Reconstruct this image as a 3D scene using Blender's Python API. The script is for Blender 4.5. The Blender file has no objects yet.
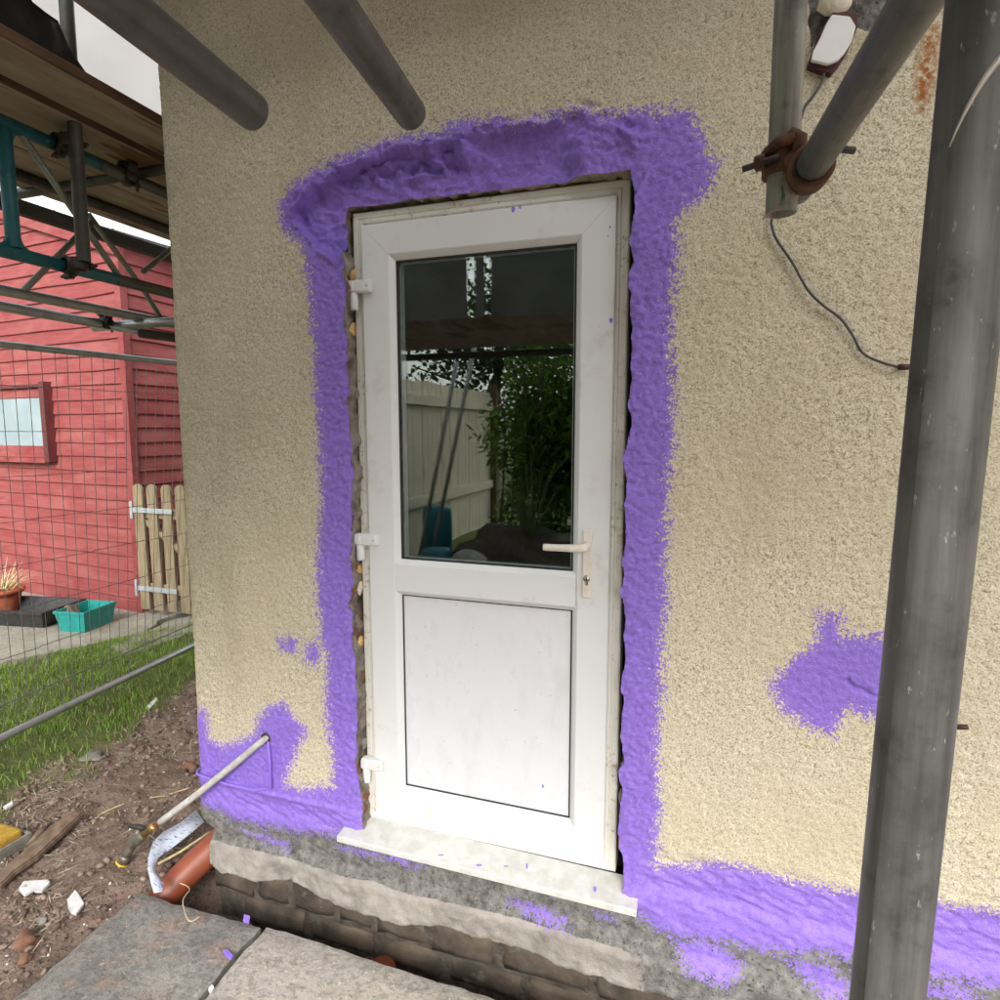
import bpy, bmesh, math, random
import numpy as np
from mathutils import Vector, Matrix

random.seed(7); rng = np.random.default_rng(7)
scene = bpy.context.scene
COL = scene.collection
R_ = math.radians

# ------------------------------------------------------------------ camera
CAM = np.array([1.11597714, -1.7660618, 1.39770222])
RC = np.array([[9.48192533e-01, 3.17695160e-01, -8.40044238e-04],
               [3.54527967e-02, -1.08439286e-01, -9.93470694e-01],
               [-3.15711924e-01, 9.41971712e-01, -1.14084504e-01]])
FPX = 613.45
cd = bpy.data.cameras.new('camera')
cam = bpy.data.objects.new('camera', cd); COL.objects.link(cam)
cd.sensor_width = 36.0; cd.lens = FPX / 1000 * 36.0; cd.clip_start = 0.05; cd.clip_end = 500
m = Matrix.Identity(4)
for i in range(3):
    m[i][0] = RC[0][i]; m[i][1] = -RC[1][i]; m[i][2] = -RC[2][i]; m[i][3] = CAM[i]
cam.matrix_world = m
scene.camera = cam

def ray(u, v):
    d = RC.T @ np.array([(u - 500) / FPX, (v - 500) / FPX, 1.0])
    return d / np.linalg.norm(d)
def hit(u, v, ax, val):          # photo pixel -> point on the plane axis = val
    d = ray(u, v); return CAM + d * ((val - CAM[ax]) / d[ax])

# ------------------------------------------------------------------ world, sun, exposure
w = bpy.data.worlds.new('World'); scene.world = w; w.use_nodes = True
nt = w.node_tree
sky = nt.nodes.new('ShaderNodeTexSky'); sky.sky_type = 'NISHITA'; sky.sun_disc = False
sky.sun_elevation = R_(36); sky.sun_rotation = R_(162); sky.dust_density = 4.0; sky.air_density = 1.2
hs = nt.nodes.new('ShaderNodeHueSaturation'); hs.inputs['Saturation'].default_value = 0.16
bg = nt.nodes['Background']; bg.inputs['Strength'].default_value = 0.15
nt.links.new(sky.outputs[0], hs.inputs['Color']); nt.links.new(hs.outputs[0], bg.inputs['Color'])
sd = bpy.data.lights.new('sun', 'SUN'); sd.energy = .5; sd.angle = R_(15); sd.color = (1, .97, .92)
sun = bpy.data.objects.new('sun', sd); COL.objects.link(sun)
az, el = R_(162), R_(36)         # azimuth clockwise from +y: sky's sun is at (sin az, cos az)
sv = Vector((math.sin(az) * math.cos(el), math.cos(az) * math.cos(el), math.sin(el)))
sun.rotation_euler = sv.to_track_quat('Z', 'Y').to_euler(); sun.location = (2, -4, 6)
vs = scene.view_settings
vs.view_transform = 'Standard'; vs.look = 'None'; vs.gamma = 1; vs.exposure = 1.42; vs.use_curve_mapping = False
cy = scene.cycles; cy.max_bounces = 7; cy.diffuse_bounces = 4; cy.glossy_bounces = 4; cy.transmission_bounces = 6; cy.transparent_max_bounces = 8

# ------------------------------------------------------------------ material helpers
class NT:
    def __init__(s, name):
        s.m = bpy.data.materials.new(name); s.m.use_nodes = True; s.t = s.m.node_tree
        s.b = s.t.nodes['Principled BSDF']; s.out = s.t.nodes['Material Output']
    def n(s, typ, **kw):
        x = s.t.nodes.new(typ)
        for k, v in kw.items(): setattr(x, k, v)
        return x
    def l(s, a, b): s.t.links.new(a, b)
    def coord(s, kind='Object', scale=(1, 1, 1), rnd=False):
        tc = s.n('ShaderNodeTexCoord'); mp = s.n('ShaderNodeMapping'); mp.inputs['Scale'].default_value = scale
        s.l(tc.outputs[kind], mp.inputs['Vector'])
        if rnd:
            oi = s.n('ShaderNodeObjectInfo'); mu = s.n('ShaderNodeVectorMath', operation='SCALE')
            mu.inputs[0].default_value = (17, 31, 23); s.l(oi.outputs['Random'], mu.inputs['Scale'])
            s.l(mu.outputs[0], mp.inputs['Location'])
        return mp.outputs[0]
    def noise(s, vec, scale, detail=5, rough=.55, dist=0):
        x = s.n('ShaderNodeTexNoise'); x.inputs['Scale'].default_value = scale; x.inputs['Detail'].default_value = detail
        x.inputs['Roughness'].default_value = rough; x.inputs['Distortion'].default_value = dist
        s.l(vec, x.inputs['Vector']); return x.outputs['Fac']
    def ramp(s, fac, stops):
        x = s.n('ShaderNodeValToRGB'); e = x.color_ramp.elements
        while len(e) < len(stops): e.new(.5)
        for i, (p, c) in enumerate(stops):
            e[i].position = p
            if not isinstance(c, (tuple, list)): c = (c, c, c)
            e[i].color = tuple(c) + (1,)
        s.l(fac, x.inputs[0]); return x.outputs[0]
    def math(s, op, a, b=None, clamp=False):
        x = s.n('ShaderNodeMath', operation=op); x.use_clamp = clamp
        for i, q in enumerate((a, b)):
            if q is None: continue
            if isinstance(q, (int, float)): x.inputs[i].default_value = q
            else: s.l(q, x.inputs[i])
        return x.outputs[0]
    def mix(s, fac, a, b, blend='MIX'):
        x = s.n('ShaderNodeMix', data_type='RGBA', blend_type=blend)
        for sock, q in ((x.inputs[0], fac), (x.inputs[6], a), (x.inputs[7], b)):
            if isinstance(q, (int, float)): sock.default_value = q
            elif isinstance(q, tuple): sock.default_value = q + (1,)
            else: s.l(q, sock)
        return x.outputs[2]
    def attr(s, name):
        x = s.n('ShaderNodeAttribute', attribute_name=name); return x
    def maprange(s, v, a, b, c=0.0, d=1.0):
        x = s.n('ShaderNodeMapRange', interpolation_type='SMOOTHSTEP')
        s.l(v, x.inputs[0])
        for i, q in enumerate((a, b, c, d)): x.inputs[i + 1].default_value = q
        return x.outputs[0]
    def bump(s, h, strength, dist=.01, prev=None):
        x = s.n('ShaderNodeBump'); x.inputs['Strength'].default_value = strength; x.inputs['Distance'].default_value = dist
        s.l(h, x.inputs['Height'])
        if prev is not None: s.l(prev, x.inputs['Normal'])
        return x.outputs[0]
    def fin(s, color, rough=.6, metal=0, normal=None, spec=.5):
        for k, q in (('Base Color', color), ('Roughness', rough), ('Metallic', metal), ('Specular IOR Level', spec)):
            if isinstance(q, (int, float)): s.b.inputs[k].default_value = q
            elif isinstance(q, tuple): s.b.inputs[k].default_value = q + (1,)
            else: s.l(q, s.b.inputs[k])
        if normal is not None: s.l(normal, s.b.inputs['Normal'])
        return s.m

def simple(name, c1, c2=None, scale=15, rough=.6, bump=.2, bscale=None, bdist=.004, metal=0, stretch=(1, 1, 1), rnd=True,
           lo=.35, hi=.65, spots=None, spec=.5, detail=6, coord='Object'):
    a = NT(name); v = a.coord(coord, stretch, rnd)
    f = a.noise(v, scale, detail)
    c = a.ramp(f, [(lo, c1), (hi, c2 or c1)])
    if spots:                       # (colour, scale, threshold)
        g = a.noise(v, spots[1], 4)
        c = a.mix(a.maprange(g, spots[2], spots[2] + .06), c, spots[0])
    nrm = None
    if bump: nrm = a.bump(a.noise(v, bscale or scale * 3, 5), bump, bdist)
    return a.fin(c, rough, metal, nrm, spec)

# ------------------------------------------------------------------ object helpers
def setp(o, label=None, cat=None, group=None, kind=None):
    for k, q in (('label', label), ('category', cat), ('group', group), ('kind', kind)):
        if q: o[k] = q
    return o
def thing(name, label, cat, loc=(0, 0, 0), group=None):
    o = bpy.data.objects.new(name, None); COL.objects.link(o); o.location = Vector(loc); o.empty_display_size = .05
    return setp(o, label, cat, group)
def adopt(o, parent):
    if parent is None: return
    o.parent = parent
    acc = Vector(); p = parent
    while p is not None:
        acc += Vector(p.location) if p.parent is None else Vector((0, 0, 0)); p = p.parent
    if parent.parent is None:
        o.matrix_parent_inverse = Matrix.Translation(-Vector(parent.location))
    else:
        o.matrix_parent_inverse = parent['_w'] if False else (WM(parent)).inverted()
def WM(o):
    mb = Matrix.LocRotScale(o.location, o.rotation_euler, o.scale)
    if o.parent is None: return mb
    return WM(o.parent) @ o.matrix_parent_inverse @ mb
def link(name, me, mat, parent=None, loc=None, rot=None):
    o = bpy.data.objects.new(name, me); COL.objects.link(o)
    if mat is not None and not me.materials: me.materials.append(mat)
    if loc is not None: o.location = Vector(loc)
    if rot is not None: o.rotation_euler = rot
    adopt(o, parent); return o
def pymesh(name, v, f, smooth=False):
    me = bpy.data.meshes.new(name); me.from_pydata([tuple(map(float, q)) for q in v], [], [tuple(map(int, q)) for q in f])
    if smooth: me.polygons.foreach_set('use_smooth', [True] * len(me.polygons))
    me.update(); return me
def npmesh(name, V, F, smooth=False):     # V (n,3), F (m,3|4)
    me = bpy.data.meshes.new(name); V = np.asarray(V, np.float32); F = np.asarray(F, np.int32)
    k = F.shape[1]
    me.vertices.add(len(V)); me.vertices.foreach_set('co', V.ravel())
    me.loops.add(F.size); me.loops.foreach_set('vertex_index', F.ravel())
    me.polygons.add(len(F)); me.polygons.foreach_set('loop_start', np.arange(len(F), dtype=np.int32) * k)
    me.polygons.foreach_set('loop_total', np.full(len(F), k, np.int32))
    if smooth: me.polygons.foreach_set('use_smooth', np.ones(len(F), bool))
    me.update(calc_edges=True); me.validate(); return me
def fattr(me, name, arr):
    a = me.attributes.new(name, 'FLOAT', 'POINT'); a.data.foreach_set('value', np.asarray(arr, np.float32).ravel())
def cattr(me, name, arr):
    a = me.attributes.new(name, 'FLOAT_COLOR', 'POINT'); arr = np.asarray(arr, np.float32)
    a.data.foreach_set('color', np.concatenate([arr, np.ones((len(arr), 1), np.float32)], 1).ravel())
def bm_mesh(name, bm, smooth=False):
    me = bpy.data.meshes.new(name); bm.to_mesh(me); bm.free()
    if smooth: me.polygons.foreach_set('use_smooth', [True] * len(me.polygons))
    return me
def boxmesh(name, dx, dy, dz, bev=.002, seg=1):
    bm = bmesh.new(); bmesh.ops.create_cube(bm, size=1)
    bmesh.ops.scale(bm, vec=(dx, dy, dz), verts=bm.verts)
    if bev: bmesh.ops.bevel(bm, geom=bm.edges[:], offset=bev, segments=seg, affect='EDGES', profile=.5)
    return bm_mesh(name, bm)
def box(name, lo, hi, mat, parent=None, bev=.002, seg=1, rot=None):
    lo = np.array(lo, float); hi = np.array(hi, float); d = hi - lo; c = (lo + hi) / 2
    return link(name, boxmesh(name, *d, bev=min(bev, min(d) * .45), seg=seg), mat, parent, c, rot)
def tubemesh(name, L, r, ri=None, seg=24, ribs=1):
    ri = r * .84 if ri is None else ri
    V = []; F = []; 
    rings = [(ri, .0), (r - .0008, 0), (r, .0008)] + [(r, L * k / ribs) for k in range(1, ribs)] + [(r, L - .0008), (r - .0008, L), (ri, L)]
    rings = [(ri, min(.25, L * .3))] + rings + [(ri, L - min(.25, L * .3))]
    for (q, z) in rings:
        for k in range(seg):
            a = 2 * math.pi * k / seg; V.append((q * math.cos(a), q * math.sin(a), z))
    for i in range(len(rings) - 1):
        for k in range(seg):
            k2 = (k + 1) % seg; F.append((i * seg + k, i * seg + k2, (i + 1) * seg + k2, (i + 1) * seg + k))
    F.append(tuple(range(seg))[::1]); n0 = (len(rings) - 1) * seg; F.append(tuple(n0 + k for k in range(seg))[::-1])
    me = pymesh(name, V, F, True)
    return me
def tube(name, p0, p1, mat, r=.02415, parent=None, ri=None, seg=24):
    p0, p1 = Vector(p0), Vector(p1); d = p1 - p0
    return link(name, tubemesh(name, d.length, r, ri, seg), mat, parent, p0, d.to_track_quat('Z', 'Y').to_euler())
def sweep(name, pts, rad, mat, parent=None, seg=10, cap=True, smoothpath=0):
    P = [Vector(p) for p in pts]
    if smoothpath:
        Q = []
        for i in range(len(P) - 1):
            a = P[max(i - 1, 0)]; b = P[i]; c = P[i + 1]; d = P[min(i + 2, len(P) - 1)]
            for k in range(smoothpath):
                t = k / smoothpath
                Q.append(.5 * ((2 * b) + (c - a) * t + (2 * a - 5 * b + 4 * c - d) * t * t + (3 * b - a - 3 * c + d) * t ** 3))
        Q.append(P[-1]); P = Q
    n = len(P); rr = rad if isinstance(rad, (list, tuple)) else [rad] * n
    if len(rr) != n: rr = list(np.interp(np.linspace(0, 1, n), np.linspace(0, 1, len(rr)), rr))
    V = []; F = []; up = None
    for i in range(n):
        t = (P[min(i + 1, n - 1)] - P[max(i - 1, 0)]).normalized()
        if up is None: up = t.orthogonal().normalized()
        up = (up - t * up.dot(t)).normalized(); s = t.cross(up)
        for k in range(seg):
            a = 2 * math.pi * k / seg; V.append(P[i] + (up * math.cos(a) + s * math.sin(a)) * rr[i])
    for i in range(n - 1):
        for k in range(seg):
            k2 = (k + 1) % seg; F.append((i * seg + k, i * seg + k2, (i + 1) * seg + k2, (i + 1) * seg + k))
    if cap: F.append(tuple(range(seg))[::-1]); F.append(tuple((n - 1) * seg + k for k in range(seg)))
    return link(name, pymesh(name, V, F, True), mat, parent)
def lump(name, c, s, mat, parent=None, amp=.25, sub=2, seed=0, rot=None, smooth=True, freq=2.2):
    bm = bmesh.new(); bmesh.ops.create_icosphere(bm, subdivisions=sub, radius=1)
    r = np.random.default_rng(seed + 11); K = r.normal(size=(6, 3)) * freq; ph = r.uniform(0, 6.28, 6)
    for v in bm.verts:
        q = np.array(v.co); f = 1 + amp * np.mean(np.sin(K @ q + ph)) * 2
        v.co = Vector(q * f * np.array(s))
    return link(name, bm_mesh(name, bm, smooth), mat, parent, c, rot)
def plate(name, poly, th, mat, parent=None, jitter=0, curl=0):      # flat scrap: polygon in 3D, extruded down by th
    P = [Vector(p) for p in poly]; n = len(P)
    nrm = (P[1] - P[0]).cross(P[2] - P[0]).normalized()
    V = [p + Vector((0, 0, random.uniform(-1, 1) * jitter)) for p in P]; V += [p - nrm * th for p in V]
    F = [tuple(range(n)), tuple(range(2 * n - 1, n - 1, -1))]
    F += [(i, n + i, n + (i + 1) % n, (i + 1) % n) for i in range(n)]
    return link(name, pymesh(name, V, F), mat, parent)

def vnoise(x, y, scale, seed=0):          # 2-D value noise, about 0..1
    r = np.random.default_rng(1000 + seed); T = r.random((256, 256))
    X = np.asarray(x) * scale + 3000.37; Y = np.asarray(y) * scale + 3000.71
    xi = np.floor(X).astype(int); yi = np.floor(Y).astype(int); fx = X - xi; fy = Y - yi
    fx = fx * fx * (3 - 2 * fx); fy = fy * fy * (3 - 2 * fy)
    g = lambda a, b: T[a % 256, b % 256]
    return (g(xi, yi) * (1 - fx) + g(xi + 1, yi) * fx) * (1 - fy) + (g(xi, yi + 1) * (1 - fx) + g(xi + 1, yi + 1) * fx) * fy
def fbm(x, y, scale, octv=4, seed=0, gain=.5):
    s = 0; a = 1; t = 0
    for k in range(octv):
        s = s + a * vnoise(x, y, scale * 2 ** k, seed + k * 7); t += a; a *= gain
    return s / t
def sdf(poly, X, Z):                      # signed distance, positive inside
    P = np.asarray(poly, float); d2 = np.full(X.shape, 1e9); ins = np.zeros(X.shape, bool)
    for i in range(len(P)):
        ax, az_ = P[i]; bx, bz = P[(i + 1) % len(P)]
        ex, ez = bx - ax, bz - az_; L = ex * ex + ez * ez + 1e-12
        t = np.clip(((X - ax) * ex + (Z - az_) * ez) / L, 0, 1)
        d2 = np.minimum(d2, (X - ax - t * ex) ** 2 + (Z - az_ - t * ez) ** 2)
        c = ((az_ > Z) != (bz > Z))
        with np.errstate(divide='ignore', invalid='ignore'):
            ins ^= c & (X < ex * (Z - az_) / (bz - az_ + 1e-15) + ax)
    d = np.sqrt(d2); return np.where(ins, d, -d)
def sstep(a, b, x): t = np.clip((x - a) / (b - a), 0, 1); return t * t * (3 - 2 * t)
def wallpoly(px): return [(lambda p: (p[0], p[2]))(hit(u, v, 1, 0)) for u, v in px]

# ------------------------------------------------------------------ materials
M = {}
# painted roughcast wall
a = NT('roughcast_render'); v = a.coord('Object')
pa = a.attr('paint').outputs['Fac']; ce = a.attr('cement').outputs['Fac']; st = a.attr('stone').outputs['Fac']
di = a.attr('dirt_shade').outputs['Fac']; ru = a.attr('rust').outputs['Fac']; gr = a.attr('grain').outputs['Fac']
nf = a.noise(v, 215, 3, .6); nm = a.noise(v, 70, 4); nl = a.noise(v, 9, 4); nL = a.noise(v, 2.2, 5)
cream = a.ramp(nf, [(.30, (.27, .225, .15)), (.42, (.515, .455, .33)), (.54, (.68, .615, .465)), (.75, (.76, .70, .555))])
cream = a.mix(a.math('MULTIPLY', a.maprange(a.noise(v, 125, 2), .58, .68), .8), cream, (.24, .195, .125))
cream = a.mix(a.math('MULTIPLY', a.maprange(nL, .35, .72), .5), cream, (.56, .48, .32))
wsv = a.coord('Object', (1.6, 1, .28)); cream = a.mix(a.math('MULTIPLY', a.maprange(a.noise(wsv, 3.2, 6, .6), .5, .72), .4), cream, (.44, .375, .255))
cream = a.mix(a.math('MULTIPLY', a.maprange(a.noise(v, 24, 5, .7), .6, .75), .35), cream, (.40, .345, .24))
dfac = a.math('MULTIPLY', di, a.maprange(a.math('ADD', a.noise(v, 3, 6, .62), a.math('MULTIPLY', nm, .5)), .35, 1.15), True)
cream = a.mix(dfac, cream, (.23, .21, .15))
cream = a.mix(a.math('MULTIPLY', ru, a.maprange(nm, .3, .6)), cream, (.36, .13, .03))
nc = a.noise(v, 34, 8, .7); nk = a.noise(v, 90, 5, .6)
cem = a.ramp(nc, [(.3, (.065, .062, .056)), (.5, (.175, .168, .155)), (.7, (.29, .28, .262))])
cem = a.mix(a.maprange(nk, .56, .68), cem, (.055, .052, .045))
sto = a.ramp(a.noise(v, 13, 7, .62), [(.3, (.23, .205, .18)), (.5, (.33, .30, .265)), (.7, (.41, .38, .34))])
sto = a.mix(a.maprange(a.noise(v, 6, 6, .6), .54, .74), sto, (.22, .195, .17))
base = a.mix(a.maprange(a.math('ADD', ce, a.math('MULTIPLY', a.math('SUBTRACT', nm, .5), .5)), .4, .6), cream, cem)
base = a.mix(a.maprange(a.math('ADD', st, a.math('MULTIPLY', a.math('SUBTRACT', nm, .5), .6)), .4, .6), base, sto)
q = a.math('ADD', pa, a.math('MULTIPLY', a.math('SUBTRACT', a.noise(v, 165, 2, .5), .5), .14))
q = a.math('ADD', q, a.math('MULTIPLY', a.math('SUBTRACT', nm, .5), .05))
q = a.math('ADD', q, a.math('MULTIPLY', a.math('SUBTRACT', gr, .5), .03))
pf = a.maprange(q, -.003, .003)
pc = a.ramp(nm, [(.3, (.22, .13, .51)), (.5, (.275, .168, .63)), (.75, (.32, .205, .70))])
pc = a.mix(a.math('MULTIPLY', a.maprange(nL, .4, .7), .25), pc, (.22, .13, .49))
colr = a.mix(pf, base, pc)
rg = a.math('ADD', .88, a.math('MULTIPLY', pf, -.46))
hb = a.math('ADD', a.math('MULTIPLY', nf, 1.0), a.math('MULTIPLY', nm, .5))
bn = a.bump(hb, .7, .0048)
M['wall'] = a.fin(colr, rg, 0, bn, .35)

M['mortar'] = simple('old_mortar', (.10, .08, .06), (.33, .29, .24), 22, .95, .8, 60, .01, lo=.3, hi=.7, spots=((.19, .085, .045), 9, .56))
M['mud_mortar'] = simple('muddy_mortar', (.05, .04, .032), (.13, .11, .088), 22, .95, .8, 60, .01)
M['soffit_mortar'] = simple('soffit_mortar', (.26, .22, .17), (.42, .37, .29), 22, .95, .5, 60, .006)
M['brick'] = simple('foundation_stone', (.055, .042, .032), (.15, .115, .085), 9, .95, .6, 60, .006, spots=((.13, .115, .095), 14, .6))
a = NT('white_upvc'); v = a.coord('Object')
M['upvc'] = a.fin(a.mix(a.maprange(a.noise(v, 7, 8, .75), .52, .8), (.72, .725, .725), (.55, .53, .475)), a.ramp(a.noise(v, 30, 5), [(.3, .3), (.7, .45)]), 0, a.bump(a.noise(v, 4, 2), .04, .01), .5)
a = NT('weathered_upvc'); v = a.coord('Object')
wf = a.noise(v, 55, 8, .7); w2 = a.noise(v, 9, 4)
cc = a.mix(a.maprange(a.math('ADD', wf, a.math('MULTIPLY', w2, .5)), .78, .95), (.70, .68, .62), (.42, .35, .235))
M['upvc_old'] = a.fin(cc, .65, 0, a.bump(wf, .4, .003), .3)
a = NT('door_panel'); v = a.coord('Object'); sm_ = a.noise(a.coord('Object', (1, 1, .5)), 6, 8, .72)
c = a.mix(a.math('MULTIPLY', a.maprange(sm_, .48, .74), .55), (.71, .71, .74), (.56, .555, .545))
c = a.mix(a.math('MULTIPLY', a.maprange(a.noise(v, 60, 4), .68, .76), .6), c, (.36, .34, .31))
M['panel'] = a.fin(c, a.ramp(sm_, [(.4, .25), (.7, .5)]), 0, None)
M['gasket'] = simple('rubber_gasket', (.012, .012, .012), (.03, .03, .03), 50, .6, 0)
M['handle'] = simple('cream_handle', (.76, .72, .64), (.68, .63, .54), 60, .35, .05)
M['steel'] = simple('bright_steel', (.45, .44, .42), (.6, .58, .55), 90, .3, .1, metal=1)
a = NT('window_glass')
gl = a.n('ShaderNodeBsdfGlossy'); gl.inputs['Roughness'].default_value = .004; gl.inputs['Color'].default_value = (.95, 1, .97, 1)
tr = a.n('ShaderNodeBsdfTransparent'); tr.inputs['Color'].default_value = (.93, .95, .94, 1)
fr = a.n('ShaderNodeLayerWeight'); fr.inputs['Blend'].default_value = .5
ff = a.math('ADD', .062, a.math('MULTIPLY', a.math('POWER', fr.outputs['Facing'], 5.0), .928))
mx = a.n('ShaderNodeMixShader'); a.l(ff, mx.inputs[0]); a.l(tr.outputs[0], mx.inputs[1]); a.l(gl.outputs[0], mx.inputs[2])
a.l(mx.outputs[0], a.out.inputs['Surface']); M['glass'] = a.m
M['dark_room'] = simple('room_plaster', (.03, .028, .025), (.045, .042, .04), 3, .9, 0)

def tubemat(name, c1, c2, spot, metal=.55, rough=(.38, .6), chip=None, chipth=.6):
    a = NT(name); v = a.coord('Object', (1, 1, 1), True); vs_ = a.coord('Object', (1, 1, .06), True)
    s1 = a.noise(vs_, 60, 6, .65); s2 = a.noise(v, 14, 6, .6); s3 = a.noise(a.coord('Object', (1, 1, .35), True), 210, 3, .6)
    c = a.ramp(s1, [(.3, c1), (.7, c2)])
    c = a.mix(a.math('MULTIPLY', a.maprange(s2, .45, .75), .6), c, tuple(.6 * x for x in c1))
    c = a.mix(a.math('MULTIPLY', a.maprange(s3, .66, .74), .75), c, spot)
    c = a.mix(a.math('MULTIPLY', a.maprange(a.noise(v, 28, 8, .75), .55, .75), .5), c, tuple(.45 * x for x in c1))
    if chip: c = a.mix(a.maprange(a.noise(a.coord('Object', (1, 1, .4), True), 30, 5, .6), chipth, chipth + .04), c, chip)
    return a.fin(c, a.ramp(s2, [(.3, rough[0]), (.7, rough[1])]), metal, a.bump(s1, .15, .002), .5)
M['galv'] = tubemat('galvanised_tube', (.075, .075, .07), (.17, .17, .162), (.40, .39, .36), .5, (.45, .62))
M['galv_lit'] = tubemat('lit_galvanised_tube', (.085, .085, .08), (.225, .225, .215), (.42, .41, .37), .4, (.55, .7))  # paler copy of the tube zinc: the pole's lit side put into colour
M['galv_warm'] = tubemat('dull_brown_tube', (.075, .076, .066), (.155, .155, .135), (.28, .27, .24), .3)
M['galv_green'] = tubemat('weathered_galv_tube', (.17, .175, .15), (.34, .34, .30), (.42, .44, .38), .35, chip=(.05, .13, .07), chipth=.67)
M['galv_bright'] = tubemat('bright_galv_tube', (.40, .42, .43), (.58, .6, .61), (.7, .7, .7), .75, (.3, .45))
M['dark_tube'] = tubemat('blackened_tube', (.055, .055, .05), (.12, .12, .11), (.2, .2, .18), .4)
M['teal'] = tubemat('teal_painted_steel', (.010, .095, .115), (.02, .15, .17), (.3, .32, .3), .0, (.4, .55), chip=(.3, .27, .2), chipth=.68)
M['rust'] = simple('rusty_iron', (.045, .022, .012), (.15, .062, .025), 40, .85, .6, 90, .003)
M['dark_iron'] = simple('dark_iron', (.03, .03, .03), (.075, .06, .05), 40, .6, .3, 90, .003, metal=.4)
M['board'] = simple('scaffold_timber', (.25, .195, .145), (.39, .32, .245), 6, .9, .35, 40, .004, stretch=(3, .6, 3), spots=((.16, .085, .04), 3, .58))
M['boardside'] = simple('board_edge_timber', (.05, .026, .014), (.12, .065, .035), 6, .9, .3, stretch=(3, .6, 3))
M['boardedge'] = simple('toe_board_paint', (.42, .41, .38), (.55, .53, .5), 8, .8, .2)
M['ledger'] = simple('dark_ledger_timber', (.03, .026, .022), (.06, .052, .045), 10, .8, .3, stretch=(4, .5, 4))
M['black_plastic'] = simple('black_plastic', (.006, .006, .007), (.014, .014, .015), 8, .35, .2, 20)
a = NT('white_sheeting'); v = a.coord('Object')
sc = a.mix(a.maprange(a.noise(v, 3, 4), .4, .7), (.80, .79, .78), (.74, .73, .725))
dfs = a.n('ShaderNodeBsdfDiffuse'); trl = a.n('ShaderNodeBsdfTranslucent'); a.l(sc, dfs.inputs[0]); a.l(sc, trl.inputs[0])
mx = a.n('ShaderNodeMixShader'); mx.inputs[0].default_value = .65; a.l(dfs.outputs[0], mx.inputs[1]); a.l(trl.outputs[0], mx.inputs[2]); a.l(mx.outputs[0], a.out.inputs['Surface'])
M['sheet'] = a.m
M['dark_sheet'] = simple('grey_net', (.20, .20, .19), (.30, .30, .285), 3, .9, .1)
M['red'] = None
a = NT('red_stained_timber'); v = a.coord('Object', (.5, 6, 6), True); v2 = a.coord('Object', (1, 1, 1), True)
g1 = a.noise(v, 9, 7, .65); g2 = a.noise(a.coord('Object', (.8, 3, 3), True), 2.5, 6, .65)
c = a.ramp(g1, [(.25, (.145, .025, .025)), (.5, (.24, .05, .049)), (.75, (.31, .085, .082))])
c = a.mix(a.math('MULTIPLY', a.maprange(g2, .42, .68), .6), c, (.33, .11, .10))
c = a.mix(a.math('MULTIPLY', a.maprange(a.noise(v2, 4, 5), .52, .7), .6), c, (.20, .02, .022))
nl_ = a.n('ShaderNodeObjectInfo'); c = a.mix(a.math('MULTIPLY', nl_.outputs['Random'], .34), c, (.19, .03, .03))
M['red'] = a.fin(c, .7, 0, a.bump(g1, .35, .004), .4)
M['red_shaded'] = simple('shaded_red_trim', (.08, .016, .016), (.13, .026, .026), 12, .6, .2, stretch=(3, 3, .5))  # darker copy of the shed red: shade on the window trim painted in
M['shed_glass'] = simple('frosted_film', (.25, .31, .335), (.31, .37, .395), 3, .25, .05)
M['picket'] = simple('weathered_picket', (.17, .13, .075), (.30, .24, .15), 12, .85, .4, 50, .003, stretch=(5, 5, .4))
M['fence_wood'] = simple('pale_fence_timber', (.62, .55, .43), (.78, .71, .58), 10, .85, .3, 40, .003, stretch=(4, 4, .4))
M['fence_dark'] = simple('brown_fence_timber', (.12, .075, .045), (.2, .13, .08), 10, .85, .3, 40, .003, stretch=(4, 4, .4))
M['zinc'] = simple('zinc_strap', (.42, .44, .46), (.55, .57, .6), 40, .45, .1, metal=.5)
M['wire'] = simple('fence_wire', (.15, .15, .15), (.26, .26, .26), 60, .5, 0, metal=.4)
M['turq'] = simple('turquoise_plastic', (.012, .22, .20), (.02, .28, .25), 20, .4, .1)
M['terracotta'] = simple('terracotta', (.30, .075, .035), (.42, .13, .065), 14, .8, .3)
M['black_tray'] = simple('black_tray', (.018, .018, .02), (.04, .04, .042), 20, .45, .2)
M['straw'] = simple('dry_straw', (.42, .32, .16), (.62, .52, .3), 40, .8, 0)
M['orange_pipe'] = simple('orange_drain_pipe', (.20, .043, .018), (.27, .068, .03), 12, .45, .15, spots=((.2, .07, .04), 30, .62))
M['pipe_white'] = simple('white_lagging', (.42, .40, .36), (.56, .545, .51), 40, .7, .4, 80, .002, spots=((.32, .29, .25), 50, .64))
M['copper'] = simple('copper', (.28, .10, .05), (.4, .17, .09), 40, .4, .1, metal=.8)
M['brass'] = simple('brass', (.34, .22, .08), (.5, .34, .14), 50, .4, .2, metal=.8)
M['old_brass'] = simple('tarnished_brass', (.13, .115, .09), (.24, .21, .17), 60, .45, .3, metal=.6)
M['yellow'] = simple('yellow_rubber', (.6, .38, .02), (.7, .47, .05), 30, .5, 0)
M['foam_block'] = simple('yellow_sponge', (.36, .21, .02), (.48, .30, .045), 40, .9, .8, 90, .004)
M['foam'] = simple('expanding_foam', (.5, .28, .08), (.72, .5, .22), 30, .8, .5, 60, .006)
M['foam_pale'] = simple('pale_foam', (.68, .62, .48), (.8, .74, .6), 30, .8, .5, 60, .006)
M['scrap'] = simple('white_plaster_scrap', (.60, .59, .57), (.74, .74, .74), 30, .85, .5, 60, .003, spots=((.34, .28, .22), 22, .62))
M['plank'] = simple('muddy_plank', (.13, .085, .055), (.24, .165, .115), 10, .9, .4, 60, .003, stretch=(3, 3, 3))
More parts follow.
